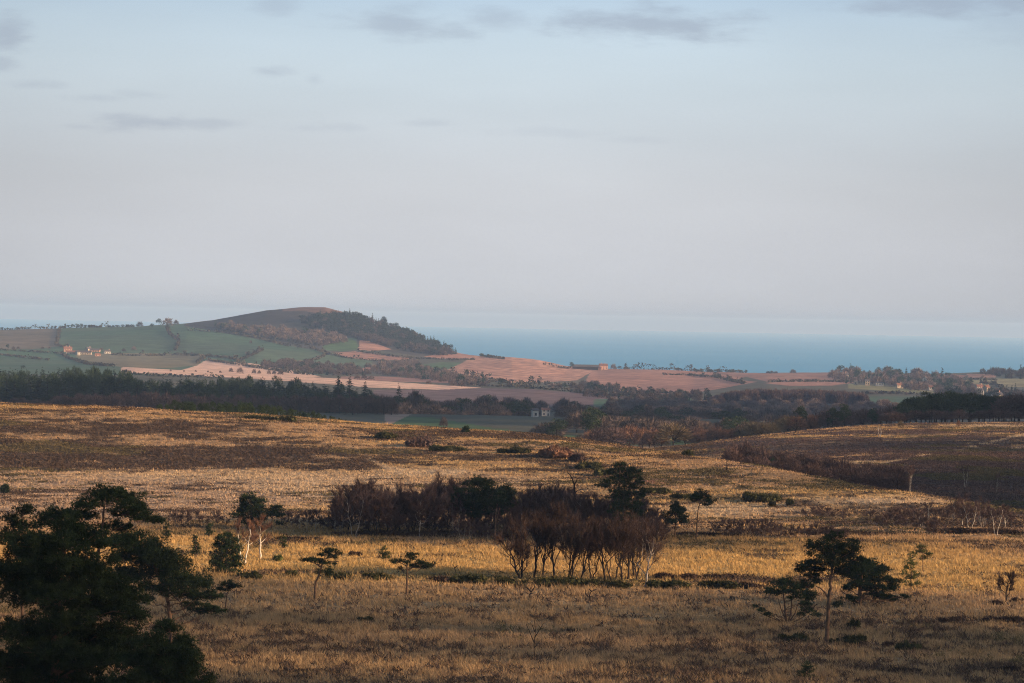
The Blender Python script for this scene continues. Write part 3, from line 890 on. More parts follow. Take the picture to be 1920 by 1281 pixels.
def bare_mesh(H, W, stems=1, twigs=2600, tl=.7, tw=.03, form='round', lean=0.0, low=.28, r0=None, sub=5, limbs=9, cz=None, ch=None, straight=.5):
    """leafless tree: trunk and limbs in one mesh builder, fine twigs in another"""
    tb = MB(); cb = MB()
    r0 = r0 or H * .016
    cz = cz if cz is not None else H * .64; ch = ch if ch is not None else H * .36
    subs = []
    for s in range(stems):
        th = rng.random() * 2 * PI
        sp = (0 if stems == 1 else W * .22)
        base = np.array([math.cos(th) * sp * .3, math.sin(th) * sp * .3, -.2])
        topp = np.array([math.cos(th) * sp * 1.5 + rng.normal() * W * .05 + lean, math.sin(th) * sp * 1.5 + rng.normal() * W * .05, H * (.78 if form != 'round' else .66)])
        t = np.linspace(0, 1, 8)[:, None]
        P = base + (topp - base) * t + rng.normal(size=(8, 3)) * np.array([1, 1, .2]) * H * .012; P[0] = base
        R = np.linspace(r0, r0 * .25, 8) / (stems ** .35)
        tb.tube(P, R, 6)
        nl = max(3, int(limbs / stems + .5))
        for i in range(nl):
            f = low + (.95 - low) * (i + rng.random()) / nl
            j = f * 7; a = P[int(j)] + (P[min(int(j) + 1, 7)] - P[int(j)]) * (j - int(j))
            ph = i * 2.4 + rng.random()
            d = np.array([math.cos(ph), math.sin(ph), 0])
            if form == 'birch':
                e = a + d * W * .5 * (1.05 - .6 * f) * (.7 + .5 * rng.random()) + np.array([0, 0, H * .22 * (.7 + .5 * rng.random())])
            else:
                u = unit(1, .35)[0]; u[:2] = d[:2] * np.hypot(u[0], u[1])
                e = np.array([topp[0] * f, topp[1] * f, cz]) + u * np.array([W * .46, W * .46, ch * .8]) * (.75 + .25 * rng.random())
                if e[2] < a[2] - .1 * H: e[2] = a[2]
            tt = np.linspace(0, 1, 5)[:, None]
            Q = a + (e - a) * tt + rng.normal(size=(5, 3)) * np.linalg.norm(e - a) * .05; Q[0] = a
            Q[:, 2] += np.sin(tt[:, 0] * PI) * -.06 * np.linalg.norm(e - a)
            rl = np.interp(f, [0, 1], [R[0], R[-1]]) * .62
            tb.tube(Q, np.linspace(rl, rl * .25, 5), 4, False)
            for k in range(sub):
                g = .3 + .7 * rng.random(); b = Q[int(g * 3.99)] + (Q[int(g * 3.99) + 1] - Q[int(g * 3.99)]) * (g * 3.99 % 1)
                dd = (e - a); dd /= np.linalg.norm(dd) + 1e-6
                v = dd + unit(1, .5)[0] * .9
                q = b + v / np.linalg.norm(v) * W * (.13 + .13 * rng.random()) * (1.2 if form == 'round' else 1)
                subs.append((b, q))
            subs.append((Q[3], Q[4]))
    B = np.array([x[0] for x in subs]); E = np.array([x[1] for x in subs])
    n1 = len(B)
    cb.spikes(B, E - B, np.linalg.norm(E - B, axis=1) * 1.1, tw * 2.2)
    k = rng.integers(0, n1, twigs); f = rng.random((twigs, 1))
    P = B[k] + (E[k] - B[k]) * f
    cen = np.array([lean * .6, 0, cz - ch * .9])
    out = P - cen; out /= np.linalg.norm(out, axis=1)[:, None] + 1e-6
    d0 = E[k] - B[k]; d0 /= np.linalg.norm(d0, axis=1)[:, None] + 1e-6
    D = out * .6 + d0 * .45 + unit(twigs) * .6 + np.array([0, 0, .5 if form == 'round' else .4])
    ln = tl * (.5 + .8 * rng.random(twigs))
    cb.spikes(P, D, ln, tw * (.7 + .6 * rng.random(twigs)))
    # second generation, from the tips inwards
    D2 = D / np.linalg.norm(D, axis=1)[:, None]
    P2 = P + D2 * (ln * (.3 + .5 * rng.random(twigs)))[:, None]
    cb.spikes(P2, D2 + unit(twigs) * .8, ln * .75, tw * .75)
    return tb, cb


def far_bare_mesh(H, W, n, L, wd, dome=.6):
    """small leafless tree seen from far away: trunk and a cloud of branch wisps, one mesh with two materials"""
    mb = MB()
    mb.tube([(0, 0, -1), (0, 0, H * .5)], [H * .02, H * .01], 4)
    nq = sum(len(q) for q in mb.q); ntr = sum(len(t) for t in mb.t)
    d = unit(n); d[:, 2] = np.abs(d[:, 2]) * 1.1 - .35
    c = np.array([0, 0, H * (1 - dome)])
    P = c + d * np.array([W * .5, W * .5, H * dome]) * (.25 + .62 * rng.random((n, 1)) ** .6)
    P += rng.normal(size=P.shape) * W * .03
    mb.spikes(P, d + unit(n) * .55 + np.array([0, 0, .35]), L * (.6 + .7 * rng.random(n)), wd * (.6 + .8 * rng.random(n)))
    for a in range(7):
        u = unit(1, .4)[0]; u[2] = abs(u[2])
        mb.tube([(0, 0, H * .2), c + u * np.array([W * .4, W * .4, H * dome * .8])], [H * .01, H * .003], 3, False)
    return mb


def bush_mesh(W, H, n, s, Dp=None, core=True):
    """rounded leafy bush with an uneven top"""
    mb = MB(); Dp = Dp or W
    nl = max(4, int(n ** .5 / 4))
    cen = np.stack([rng.uniform(-.36, .36, nl) * W, rng.uniform(-.36, .36, nl) * Dp, rng.uniform(.2, .5, nl) * H], -1)
    rad = np.stack([W * rng.uniform(.1, .24, nl), Dp * rng.uniform(.12, .24, nl), .5 * H * (.35 + .7 * rng.random(nl))], -1)
    k = rng.integers(0, nl, n); d = unit(n, .25)
    P = cen[k] + d * rad[k] * (.45 + .35 * rng.random((n, 1)) + .35 * np.abs(rng.normal(size=(n, 1)))); P[:, 2] = np.maximum(P[:, 2], .02)
    mb.leaves(P, d + unit(n) * .5, s * (.5 + rng.random(n)))
    mb.spikes(P, d + unit(n) * .5 + np.array([0, 0, .4]), s * 2.2, s * .6)
    return mb


def two_mat(name, mb, m1, m2):
    """mesh whose first tube is bark (material 1) and the rest twigs (material 2)"""
    V = np.concatenate(mb.v); q = np.concatenate(mb.q); t = np.concatenate(mb.t)
    nq = len(q); ntt = len(t)
    idx = np.concatenate([np.zeros(nq, int), np.array([0] * 4 + [1] * (ntt - 4))])
    return mesh(name, V, [q, t], [m1, m2], idx)


def tree(name, label, loc, tb, cb, bark, twig, group=None, rot=0.0, cat='tree', sc_=1.0):
    root = thing(name, label, cat, loc, rot, group)
    root.scale = (sc_,) * 3
    obj('trunk', tb if isinstance(tb, bpy.types.Mesh) else tb.data('trunk', M[bark], True), parent=root)
    obj('crown', cb if isinstance(cb, bpy.types.Mesh) else cb.data('crown', M[twig]), parent=root)
    return root


def copy_thing(src, loc, rot, scale, label=None, group=None):
    o = src.copy(); COL.objects.link(o)
    o.location = loc; o.rotation_euler = (0, 0, rot); o.scale = scale if not isinstance(scale, (int, float)) else (scale,) * 3
    if label: o['label'] = label
    if group: o['group'] = group
    for ch in list(src.children):
        c = ch.copy(); COL.objects.link(c); c.parent = o
        for g in list(ch.children):
            d = g.copy(); COL.objects.link(d); d.parent = c
    return o
# ------------------------------------------------------------------ foreground pines
pine('scots_pine', 'tall scots pine at the left whose flat top rises highest on an orange trunk', (172, 1330), [(173, 1090), (176, 1040), (181, 1000), (185, 970), (187, 945)],
     [(205, 928, 50, 17), (160, 938, 26, 13), (238, 940, 34, 14), (196, 913, 24, 9), (262, 962, 26, 11), (225, 958, 34, 10), (285, 968, 14, 7), (110, 958, 38, 13), (148, 962, 22, 10), (130, 985, 40, 14),
      (85, 975, 34, 15), (215, 985, 30, 12), (120, 1010, 50, 20), (232, 1010, 36, 16)], L=.24, tw_px=8, Y=205, needle='needle', extra=[([(179, 1000), (168, 990), (156, 997), (145, 985)], 4, 2)], dens=18)
pine('scots_pine', 'small round topped pine showing behind the big dark pine at the left edge', (38, 1345), [(36, 1050), (34, 960)],
     [(34, 955, 20, 12), (20, 975, 26, 13), (55, 980, 24, 12), (10, 1000, 34, 18), (60, 1008, 34, 16)], L=.24, tw_px=7, Y=215, dens=13)
pine('scots_pine', 'leaning scots pine with bare lower trunk and flat tiers right of the massive dark pine', (322, 1222), [(318, 1165), (315, 1135), (308, 1105), (290, 1065), (272, 1030)],
     [(225, 1012, 44, 15), (270, 1020, 46, 18), (300, 1036, 38, 16), (250, 1045, 50, 20), (318, 1052, 38, 18), (290, 1068, 52, 18), (240, 1078, 44, 18), (345, 1078, 42, 17), (370, 1092, 36, 14),
      (392, 1110, 24, 9), (330, 1102, 44, 13), (374, 1141, 34, 9), (400, 1140, 20, 6), (352, 1135, 18, 8), (285, 1100, 22, 10), (272, 1118, 16, 9), (356, 1116, 34, 10)],
     L=.26, tw_px=9, Y=283, extra=[([(316, 1150), (310, 1146, 3), (307, 1136, 5)], 2, 1), ([(318, 1110), (335, 1125), (345, 1145), (365, 1157)], 3, 1.2)], dens=19)
pine('scots_pine', 'massive dark pine filling the lower left corner with dense bushy boughs', (95, 1450), [(98, 1300), (100, 1180), (104, 1080), (108, 1010)],
     [(105, 985, 34, 14), (80, 1005, 60, 22), (135, 1010, 60, 22), (40, 1035, 60, 26), (165, 1045, 56, 26), (100, 1050, 80, 30, -50), (15, 1075, 60, 28), (185, 1082, 52, 26), (120, 1095, 80, 30, -70), (215, 1100, 36, 22),
      (50, 1120, 80, 26), (200, 1130, 52, 24), (130, 1150, 60, 24, -60), (235, 1150, 28, 18), (30, 1175, 70, 24), (190, 1180, 56, 26), (245, 1130, 18, 12), (85, 1205, 60, 22, -60), (160, 1225, 70, 26), (20, 1240, 60, 26),
      (215, 1220, 46, 24), (60, 1085, 60, 34, 30), (140, 1125, 70, 38, 40), (100, 1190, 80, 40, 40), (180, 1215, 60, 36, 20), (60, 1245, 80, 40, 30), (222, 1120, 28, 24), (90, 1270, 80, 26), (190, 1275, 70, 28), (240, 1195, 22, 16), (30, 1300, 80, 28), (150, 1310, 80, 28)], L=.19, tw_px=22, Y=150, dens=22, depth=.9)
pine('scots_pine', 'bushy young pine at the bottom edge in front of the leaning pine trunk', (310, 1400), [(310, 1290), (312, 1220), (314, 1180)],
     [(308, 1235, 46, 30, 25), (285, 1250, 46, 30, 10), (330, 1220, 30, 20, 10), (300, 1178, 26, 14), (278, 1195, 30, 16), (330, 1200, 28, 15), (300, 1215, 44, 18), (345, 1222, 22, 14), (270, 1232, 42, 20), (320, 1242, 44, 20), (352, 1250, 20, 14), (290, 1265, 56, 22), (345, 1278, 36, 18),
      (300, 1300, 70, 24), (384, 1262, 8, 12), (378, 1282, 16, 12), (245, 1270, 40, 22)], L=.18, tw_px=8, Y=146, dens=22, depth=.9)
pine('scots_pine', 'tiny umbrella shaped pine on a thin bent stem right of the leaning pine', (421, 1153), [(423, 1130), (425, 1112), (430, 1104)],
     [(428, 1098, 22, 7), (412, 1103, 12, 4), (440, 1096, 12, 5), (425, 1090, 10, 4)], L=.24, tw_px=3, dens=14)
pine('bushy_pine', 'dense dark pine bush with rounded top standing left of the two pale birches', (424, 1077), [(424, 1045), (424, 1005)],
     [(428, 1001, 12, 6), (418, 1010, 16, 8), (434, 1012, 16, 8), (408, 1022, 14, 8), (426, 1024, 24, 10), (444, 1028, 12, 9), (412, 1038, 20, 9), (432, 1042, 24, 10), (404, 1052, 14, 8), (424, 1056, 28, 10), (444, 1056, 12, 9),
      (424, 1068, 28, 8)], L=.3, tw_px=4, dens=14)
# pines of the moor
pine('scots_pine', 'dwarf pine with a crooked dark stem and flat wind swept crown on the moor', (591, 1127), [(590, 1105), (592, 1087), (600, 1068), (603, 1055), (606, 1045)],
     [(612, 1030, 16, 7), (606, 1038, 12, 5), (584, 1047, 17, 5), (572, 1048, 9, 4), (622, 1042, 14, 5), (600, 1050, 16, 4), (612, 1052, 16, 4), (618, 1068, 8, 9), (596, 1070, 5, 6), (632, 1034, 6, 4)], L=.26, tw_px=5, dens=13,
     extra=[([(603, 1062), (592, 1055), (580, 1050)], 2.5, 1), ([(603, 1056), (618, 1050), (634, 1050)], 2.2, .8)])
pine('scots_pine', 'dwarf pine with a straight thin trunk and lopsided layered crown on the moor', (762, 1118), [(763, 1090), (762, 1062), (764, 1050)],
     [(768, 1041, 12, 6), (772, 1036, 8, 4), (746, 1050, 13, 4), (736, 1052, 7, 3), (786, 1054, 14, 6), (798, 1060, 14, 6), (776, 1060, 12, 5), (806, 1058, 8, 5), (764, 1050, 9, 4), (750, 1066, 5, 3)], L=.26, tw_px=4, dens=13,
     extra=[([(762, 1066), (772, 1062), (790, 1062)], 2.2, 1), ([(763, 1060), (752, 1054), (742, 1052)], 2, 1)])
pine('young_pine', 'yellow green pine sapling catching the sun between the two dwarf pines', (721, 1063), [(722, 1050), (723, 1028)],
     [(723, 1028, 6, 4), (720, 1034, 9, 5), (727, 1037, 8, 5), (722, 1042, 9, 4)], L=.28, tw_px=1.6, needle='needle_young', dens=8)
# right-hand group
pine('scots_pine', 'tallest scots pine on the right with a long bare trunk and billowing dark crown', (1549, 1208), [(1551, 1160), (1553, 1110), (1556, 1080), (1559, 1050), (1562, 1020)],
     [(1567, 1004, 16, 7), (1550, 1008, 14, 6), (1532, 1018, 22, 9), (1514, 1020, 9, 6), (1582, 1018, 22, 10), (1560, 1026, 28, 11), (1600, 1028, 12, 9), (1540, 1038, 28, 10), (1585, 1040, 26, 12), (1520, 1050, 18, 9),
      (1560, 1052, 30, 11), (1504, 1058, 13, 8), (1500, 1068, 9, 6, 0, 0), (1595, 1058, 20, 10), (1532, 1066, 24, 9), (1575, 1068, 24, 10), (1518, 1074, 16, 7, 0, 0), (1512, 1094, 14, 6, 0, 0), (1526, 1086, 14, 6, 8, 0), (1568, 1130, 7, 7, 0, 0), (1606, 1044, 8, 6)],
     L=.26, tw_px=8, dens=17, extra=[([(1552, 1120), (1545, 1108), (1536, 1100), (1528, 1097)], 4, 2), ([(1555, 1090), (1553, 1080), (1550, 1070)], 3, 1.5)])
pine('scots_pine', 'broad low branched pine directly right of the tallest pine with drooping lower boughs', (1613, 1136), [(1612, 1112), (1612, 1090), (1616, 1070), (1620, 1055)],
     [(1618, 1052, 18, 8), (1600, 1060, 20, 9), (1636, 1058, 20, 9), (1616, 1068, 30, 11), (1650, 1070, 22, 10), (1596, 1078, 22, 9), (1632, 1084, 32, 11), (1666, 1084, 18, 9), (1604, 1092, 24, 9), (1654, 1098, 24, 9),
      (1676, 1098, 11, 8), (1588, 1102, 14, 7), (1624, 1098, 22, 8), (1592, 1117, 16, 6), (1650, 1118, 26, 6), (1678, 1120, 18, 6), (1698, 1116, 9, 5), (1604, 1126, 10, 5), (1636, 1110, 16, 6)],
     L=.26, tw_px=8, dens=16, ymin=320, extra=[([(1612, 1125), (1600, 1120), (1585, 1112), (1575, 1106)], 3.5, 1.5), ([(1614, 1118), (1630, 1122), (1660, 1126), (1690, 1122)], 3.5, 1.2)])
pine('scots_pine', 'low spreading many stemmed pine with a domed crown left of the tallest pine', (1475, 1171), [(1473, 1150), (1470, 1128), (1468, 1110)],
     [(1480, 1088, 22, 7), (1462, 1095, 22, 8), (1498, 1096, 20, 8), (1446, 1102, 14, 6), (1478, 1102, 30, 9), (1512, 1108, 14, 8), (1456, 1110, 20, 6), (1494, 1114, 26, 8), (1438, 1108, 8, 4), (1520, 1120, 9, 7), (1506, 1126, 16, 6),
      (1424, 1140, 10, 4), (1436, 1150, 12, 4), (1416, 1136, 5, 4), (1518, 1144, 16, 6), (1530, 1147, 8, 4), (1502, 1150, 8, 4)], L=.26, tw_px=5, dens=12,
     extra=[([(1476, 1169), (1482, 1150), (1484, 1130), (1482, 1112)], 4, 1.5), ([(1477, 1168), (1490, 1148), (1496, 1128)], 3.5, 1.2), ([(1475, 1170), (1456, 1160), (1438, 1153), (1420, 1146)], 3.5, 1.2), ([(1478, 1168), (1496, 1160), (1512, 1150)], 2.5, 1),
            ([(1474, 1160), (1464, 1140), (1458, 1120)], 3, 1)])
pine('young_pine', 'sunlit cone shaped young pine with see through branches right of the dark pines', (1708, 1103), [(1708, 1080), (1708, 1042)],
     [(1708, 1042, 7, 5), (1703, 1052, 10, 6), (1713, 1054, 9, 6), (1707, 1064, 14, 6), (1697, 1072, 10, 5), (1718, 1074, 11, 5), (1706, 1082, 15, 5), (1694, 1088, 8, 4), (1720, 1090, 10, 4), (1707, 1094, 9, 3)], L=.26, tw_px=2.2, needle='needle_young', dens=6, bark='bark')
pine('young_pine', 'slim taller young pine with a sparse flat top behind the sunlit cone shaped one', (1731, 1076), [(1730, 1055), (1728, 1030)],
     [(1726, 1026, 11, 5), (1732, 1033, 14, 5), (1716, 1036, 9, 4), (1740, 1040, 9, 4), (1728, 1044, 10, 4)], L=.28, tw_px=1.8, needle='needle_young', dens=8)
pine('young_pine', 'knee high pine seedling at the bottom edge below the tallest pine', (1513, 1274), [(1513, 1260), (1512, 1240)],
     [(1513, 1240, 5, 4), (1509, 1248, 9, 5), (1518, 1250, 9, 5), (1512, 1258, 13, 6), (1504, 1264, 9, 5), (1522, 1265, 9, 5)], L=.16, tw_px=1.8, dens=10)
# pines by the tree belt
pine('scots_pine', 'dark broad headed pine standing behind the two pale birches', (472, 992), [(472, 965), (471, 945)],
     [(470, 930, 13, 7), (459, 938, 14, 8), (482, 938, 14, 8), (470, 946, 24, 10), (453, 953, 13, 7), (488, 954, 14, 8), (468, 962, 26, 10), (448, 968, 10, 5), (490, 968, 12, 7), (470, 975, 26, 7)], L=.38, tw_px=5, Y=452)
pine('scots_pine', 'smaller pine with a flat side crown leaning out right of the broad headed pine', (508, 998), [(509, 980), (511, 965)],
     [(512, 951, 12, 6), (504, 958, 11, 6), (520, 958, 10, 6), (514, 964, 16, 5), (526, 964, 7, 3), (523, 980, 9, 3)], L=.36, tw_px=3, Y=455)
pine('scots_pine', 'large dark twin headed pine rising from the middle of the bare tree belt', (888, 1004), [(888, 975), (890, 950), (892, 920)],
     [(896, 898, 15, 8), (884, 906, 16, 8), (908, 908, 16, 9), (872, 918, 15, 9), (896, 918, 26, 11), (918, 922, 15, 9), (860, 930, 13, 8), (884, 932, 24, 10), (910, 936, 20, 10), (852, 938, 8, 5), (868, 944, 18, 8), (898, 950, 24, 9), (920, 946, 12, 8),
      (880, 960, 20, 8), (906, 962, 16, 7)], L=.4, tw_px=6, Y=448, dens=14)
pine('scots_pine', 'round crowned dark pine joined to the right of the twin headed pine', (944, 1004), [(945, 975), (945, 945)],
     [(945, 913, 13, 7), (936, 920, 12, 8), (955, 921, 12, 8), (945, 928, 20, 10), (958, 934, 9, 8), (934, 936, 12, 8), (950, 944, 16, 8), (940, 956, 12, 7)], L=.4, tw_px=3, Y=449, dens=14)
pine('scots_pine', 'slender pine with two reddish stems and small crown before the twin headed pine', (929, 1006), [(928, 985), (929, 960), (932, 940)],
     [(933, 926, 8, 5), (930, 934, 10, 6), (937, 938, 8, 6), (932, 944, 9, 4)], L=.36, tw_px=2.5, Y=440, extra=[([(926, 1003), (930, 975), (936, 950)], 2.2, 1.2)])
pine('scots_pine', 'tallest dark pine at the right end of the bare tree belt with ragged stacked tiers', (1152, 1004), [(1153, 975), (1156, 945), (1160, 905), (1160, 880)],
     [(1158, 872, 13, 6), (1170, 879, 15, 7), (1152, 882, 14, 6), (1186, 881, 14, 6), (1197, 884, 7, 4), (1176, 891, 22, 8), (1152, 895, 14, 6), (1132, 903, 11, 5), (1124, 909, 6, 4), (1168, 902, 22, 7), (1196, 900, 11, 6), (1146, 910, 14, 6), (1182, 912, 22, 8),
      (1160, 920, 20, 8), (1190, 924, 17, 8), (1150, 932, 14, 7), (1174, 934, 26, 9), (1196, 940, 11, 8), (1160, 946, 22, 8), (1184, 950, 20, 9), (1150, 956, 12, 6), (1176, 964, 22, 8), (1198, 960, 8, 6), (1165, 975, 16, 6)], L=.4, tw_px=5, Y=440, dens=13)
pine('bushy_pine', 'small dome shaped dark pine by itself right of the bare tree belt', (1266, 998), [(1266, 980), (1266, 955)],
     [(1266, 945, 8, 5), (1260, 952, 11, 6), (1274, 953, 11, 6), (1266, 960, 18, 7), (1254, 966, 9, 6), (1279, 967, 9, 6), (1266, 972, 20, 7), (1255, 977, 10, 4), (1278, 977, 10, 4)], L=.38, tw_px=3, Y=446, dens=15)
pine('scots_pine', 'lone pine with tall thin trunk and mushroom shaped crown right of the dome shaped pine', (1306, 1002), [(1306, 980), (1308, 955), (1311, 940)],
     [(1311, 921, 10, 5), (1303, 928, 10, 5), (1318, 929, 12, 6), (1311, 935, 17, 6), (1329, 938, 9, 4), (1300, 937, 8, 3), (1322, 943, 11, 3)], L=.36, tw_px=3, Y=447, dens=14)
for (bx, by, w_, h_, lab) in [(313, 1012, 10, 34, 'dark young pine at the hill foot behind the leaning pine'), (368, 1046, 15, 44, 'open tiered young pine left of the dense dark pine bush'),
                              (392, 1006, 12, 26, 'dim young pine between the tiered young pine and the broad headed pine'), (530, 1030, 9, 26, 'small dark pine on the moor right of the pale birches')]:
    pine('young_pine', lab, (bx, by), [(bx, by - h_ * .5), (bx, by - h_ + 3)],
         [(bx + random.uniform(-.25, .25) * w_, by - h_ * f, w_ * (1.15 - f) * .75, h_ * .11) for f in (.25, .4, .55, .7, .85, .97)], L=.34, tw_px=2, dens=9, Y=None if by > 1003 else 458)

# ------------------------------------------------------------------ two pale birches in the sun
for (bx, by, hpx, wpx, nst, lab) in [(457, 1056, 82, 38, 2, 'pale forked birch with a russet crown in front of the dark pine'), (488, 1048, 78, 36, 1, 'pale wide branching birch right of the forked birch')]:
    p = G(bx, by); s = p.y / F
    tb, cb = bare_mesh(hpx * s, wpx * s * 1.3, nst, 1900, .6, .026, 'birch', low=.45, r0=.15, limbs=8, cz=hpx * s * .8, ch=hpx * s * .2)
    tree('birch', lab, p, tb, cb, 'bark_birch_lit', 'twig_russet')

# ------------------------------------------------------------------ clump of dark trees in front of the belt
CL = [(974, 1088, 112, 62, 1, -1.5), (979, 1087, 100, 30, 1, 0), (1001, 1086, 126, 56, 1, .3), (1017, 1083, 118, 46, 1, 0), (1040, 1084, 132, 62, 1, 0), (1061, 1088, 122, 54, 2, 0), (1074, 1092, 128, 60, 1, 0), (1086, 1090, 122, 56, 2, 0),
      (1110, 1086, 122, 58, 2, 0), (1136, 1090, 124, 62, 1, 0), (1151, 1094, 118, 56, 2, 0), (1166, 1090, 122, 58, 1, 0), (1177, 1086, 126, 56, 1, 0), (1187, 1084, 120, 62, 1, .3), (1197, 1090, 116, 66, 2, .7), (1208, 1102, 128, 60, 1, .8)]
CLAB = ['outermost left tree of the dark clump leaning away to the left', 'slim straight tree against the leaning one at the left end of the dark clump', 'third dark tree from the left of the clump with a single stout stem',
        'dark tree with a dividing stem left of the middle of the clump', 'stoutest dark tree left of the middle of the clump', None, 'tall straight dark tree at the middle of the clump', None, None, None, None, None, None, None,
        'outermost right tree of the dark clump with twigs sweeping low to the right', 'white stemmed birch at the right end of the dark clump']
for i, (bx, by, hp, wp, st, ln) in enumerate(CL):
    p = G(bx, by); s = p.y / F
    hp *= (1.0, .86, 1.06, .9, 1.1, .88, 1.04, .94, .84, 1.06, .9, 1.02, .92, 1.05, .88, 1.0)[i]; ln += random.uniform(-.5, .5)
    tb, cb = bare_mesh(hp * s, wp * s * 1.1, st, 2300, 1.0, .025, 'round', ln, low=.2, limbs=11, sub=6, cz=hp * s * .70, ch=hp * s * .32, r0=.15 if st == 1 else .13)
    tree('birch' if i == 15 else 'bare_tree', CLAB[i] or 'bare dark tree standing close among others in the right half of the clump', p, tb, cb,
         'bark_birch' if i == 15 else 'bark', 'twig_dark', 'dark bare trees of the clump on the moor')

# ------------------------------------------------------------------ belt of bare trees along the far side of the moor
def variants(n, Hm, W, form, twigs, tl, tw, bark, twig, stems=1, **k):
    r = []
    for i in range(n):
        tb, cb = bare_mesh(Hm * (.92 + .16 * random.random()), W * (.9 + .2 * random.random()), stems if isinstance(stems, int) else stems[i % len(stems)], twigs, tl, tw, form, **k)
        r.append((tb.data('trunk', M[bark], True), cb.data('crown', M[twig])))
    return r


VB = variants(4, 8, 4.2, 'birch', 2600, .75, .036, 'bark_birch', 'twig_purple', [1, 2, 1, 3], low=.3, r0=.085, limbs=12, cz=5.6, ch=2.6)
VBW = variants(2, 8, 4.4, 'birch', 2300, .75, .034, 'bark_birch_lit', 'twig_purple', [1, 2], low=.34, r0=.1, limbs=10, cz=5.6, ch=2.6)
VR = variants(3, 8, 5.6, 'round', 3600, .85, .042, 'bark', 'twig_purple', [1, 2, 1], low=.14, limbs=12, r0=.12)
VG = variants(2, 4, 3.6, 'round', 1700, .55, .032, 'bark_grey', 'twig_purple', [2, 3], low=.08, limbs=9, r0=.05, cz=2.3, ch=1.7)


def place(var, px, py, hpx, label, group, Hm, ymin=205, Y=None, wide=1.0, name='bare_tree', cat='tree'):
    p = G(px, py, ymin) if Y is None else GY(px, Y, py)
    s = hpx * p.y / F / Hm
    t, c = var[random.randrange(len(var))]
    o = tree(name, label, p, t, c, None, None, group, random.random() * 6.28, cat)
    o.scale = (s * wide, s * wide, s)
    return o


BELT = 'bare trees of the belt across the moor'
def belt(pts, lab, var=None, ylo=438, yhi=462):
    for (px, top, kind) in pts:
        Y = random.uniform(ylo, yhi)
        base = 1004
        v = {'b': (VB, 'birch'), 'r': (VR, 'bare_tree')}[kind]
        place(v[0], px, base, (base - top), lab, BELT, 8, Y=Y, wide=1.0 if kind == 'b' else 1.05, name=v[1])


belt([(560, 968, 'b'), (575, 958, 'b'), (590, 956, 'b'), (606, 976, 'b')], 'low purple birch in the gap between the broad headed pine and the tree belt')
belt([(628, 946, 'b'), (640, 926, 'b'), (652, 918, 'r'), (664, 916, 'b'), (676, 926, 'b')], 'purple bare tree in the left end mound of the tree belt')
belt([(690, 918, 'r'), (704, 909, 'r'), (718, 914, 'r'), (728, 930, 'b')], 'bare tree in the second rounded mound from the left of the tree belt')
belt([(742, 945, 'r'), (760, 948, 'b'), (776, 926, 'r'), (788, 902, 'b'), (800, 908, 'r'), (814, 905, 'r'), (828, 900, 'b'), (840, 906, 'r'), (852, 926, 'b'), (770, 960, 'r')], 'bare tree in the tall part of the belt just left of the twin headed pine')
belt([(866, 958, 'b'), (880, 966, 'b'), (900, 968, 'r'), (914, 972, 'b')], 'bare birch standing under the twin headed pine', None, 434, 444)
belt([(966, 934, 'r'), (978, 922, 'b'), (990, 930, 'r'), (1003, 922, 'b'), (1016, 915, 'r'), (1028, 920, 'b'), (1042, 916, 'r'), (1055, 916, 'b'), (1066, 926, 'r')], 'bare tree in the belt between the round crowned pine and the dead snag')
belt([(1088, 914, 'b'), (1100, 920, 'r'), (1112, 925, 'r'), (1126, 930, 'r'), (1140, 945, 'b')], 'bare tree in the belt between the dead snag and the tallest pine')
belt([(1196, 930, 'b'), (1208, 928, 'r'), (1220, 946, 'r'), (1232, 960, 'r'), (1242, 972, 'b')], 'bare tree sloping down to the right end of the belt beside the tallest pine')
for k in range(34):
    px = 625 + 620 * (k + random.random()) / 34
    place(VG, px, 1004, random.uniform(26, 44), 'dark bare undergrowth shrub filling the foot of the tree belt', 'undergrowth of the tree belt', 4, Y=random.uniform(446, 462), name='bare_shrub', cat='shrub', wide=1.3)
belt([(634 + 11 * k + random.uniform(-4, 4), float(np.interp(634 + 11 * k, [634, 655, 700, 735, 750, 790, 850, 960, 1020, 1070, 1140, 1210, 1240], [940, 922, 914, 930, 940, 906, 916, 940, 920, 924, 940, 940, 965])) + random.uniform(-4, 28), 'b' if k % 3 else 'r') for k in range(55)],
     'bare tree in the back row of the dark tree belt', None, 462, 474)
place(VR, 747, 1004, 94, 'dark open branched tree sticking out above the belt between its two left mounds', BELT, 8, Y=452, wide=.8)
# dead snag
p = GY(1076, 450, 1003); s = p.y / F
mb = MB()
T = lambda px, py: np.array([(px - 1076) * s, 0, (1003 - py) * s])
mb.tube([T(1077, 1006), T(1078, 960), T(1076, 925), T(1075, 902)], [.22, .19, .16, .13], 7)
mb.tube([T(1075, 903), T(1071, 893), T(1066, 884), T(1061, 881)], [.12, .09, .07, .03], 6)
mb.tube([T(1075, 904), T(1078, 899), T(1080, 893), T(1079, 889)], [.11, .08, .06, .02], 6)
mb.tube([T(1077, 918), T(1082, 914), T(1088, 916)], [.07, .05, .02], 5)
root = thing('dead_tree', 'dead forked snag sticking up bare above the belt of trees', 'tree', p)
obj('trunk', mb.data('trunk', M['bark'], True), parent=root)

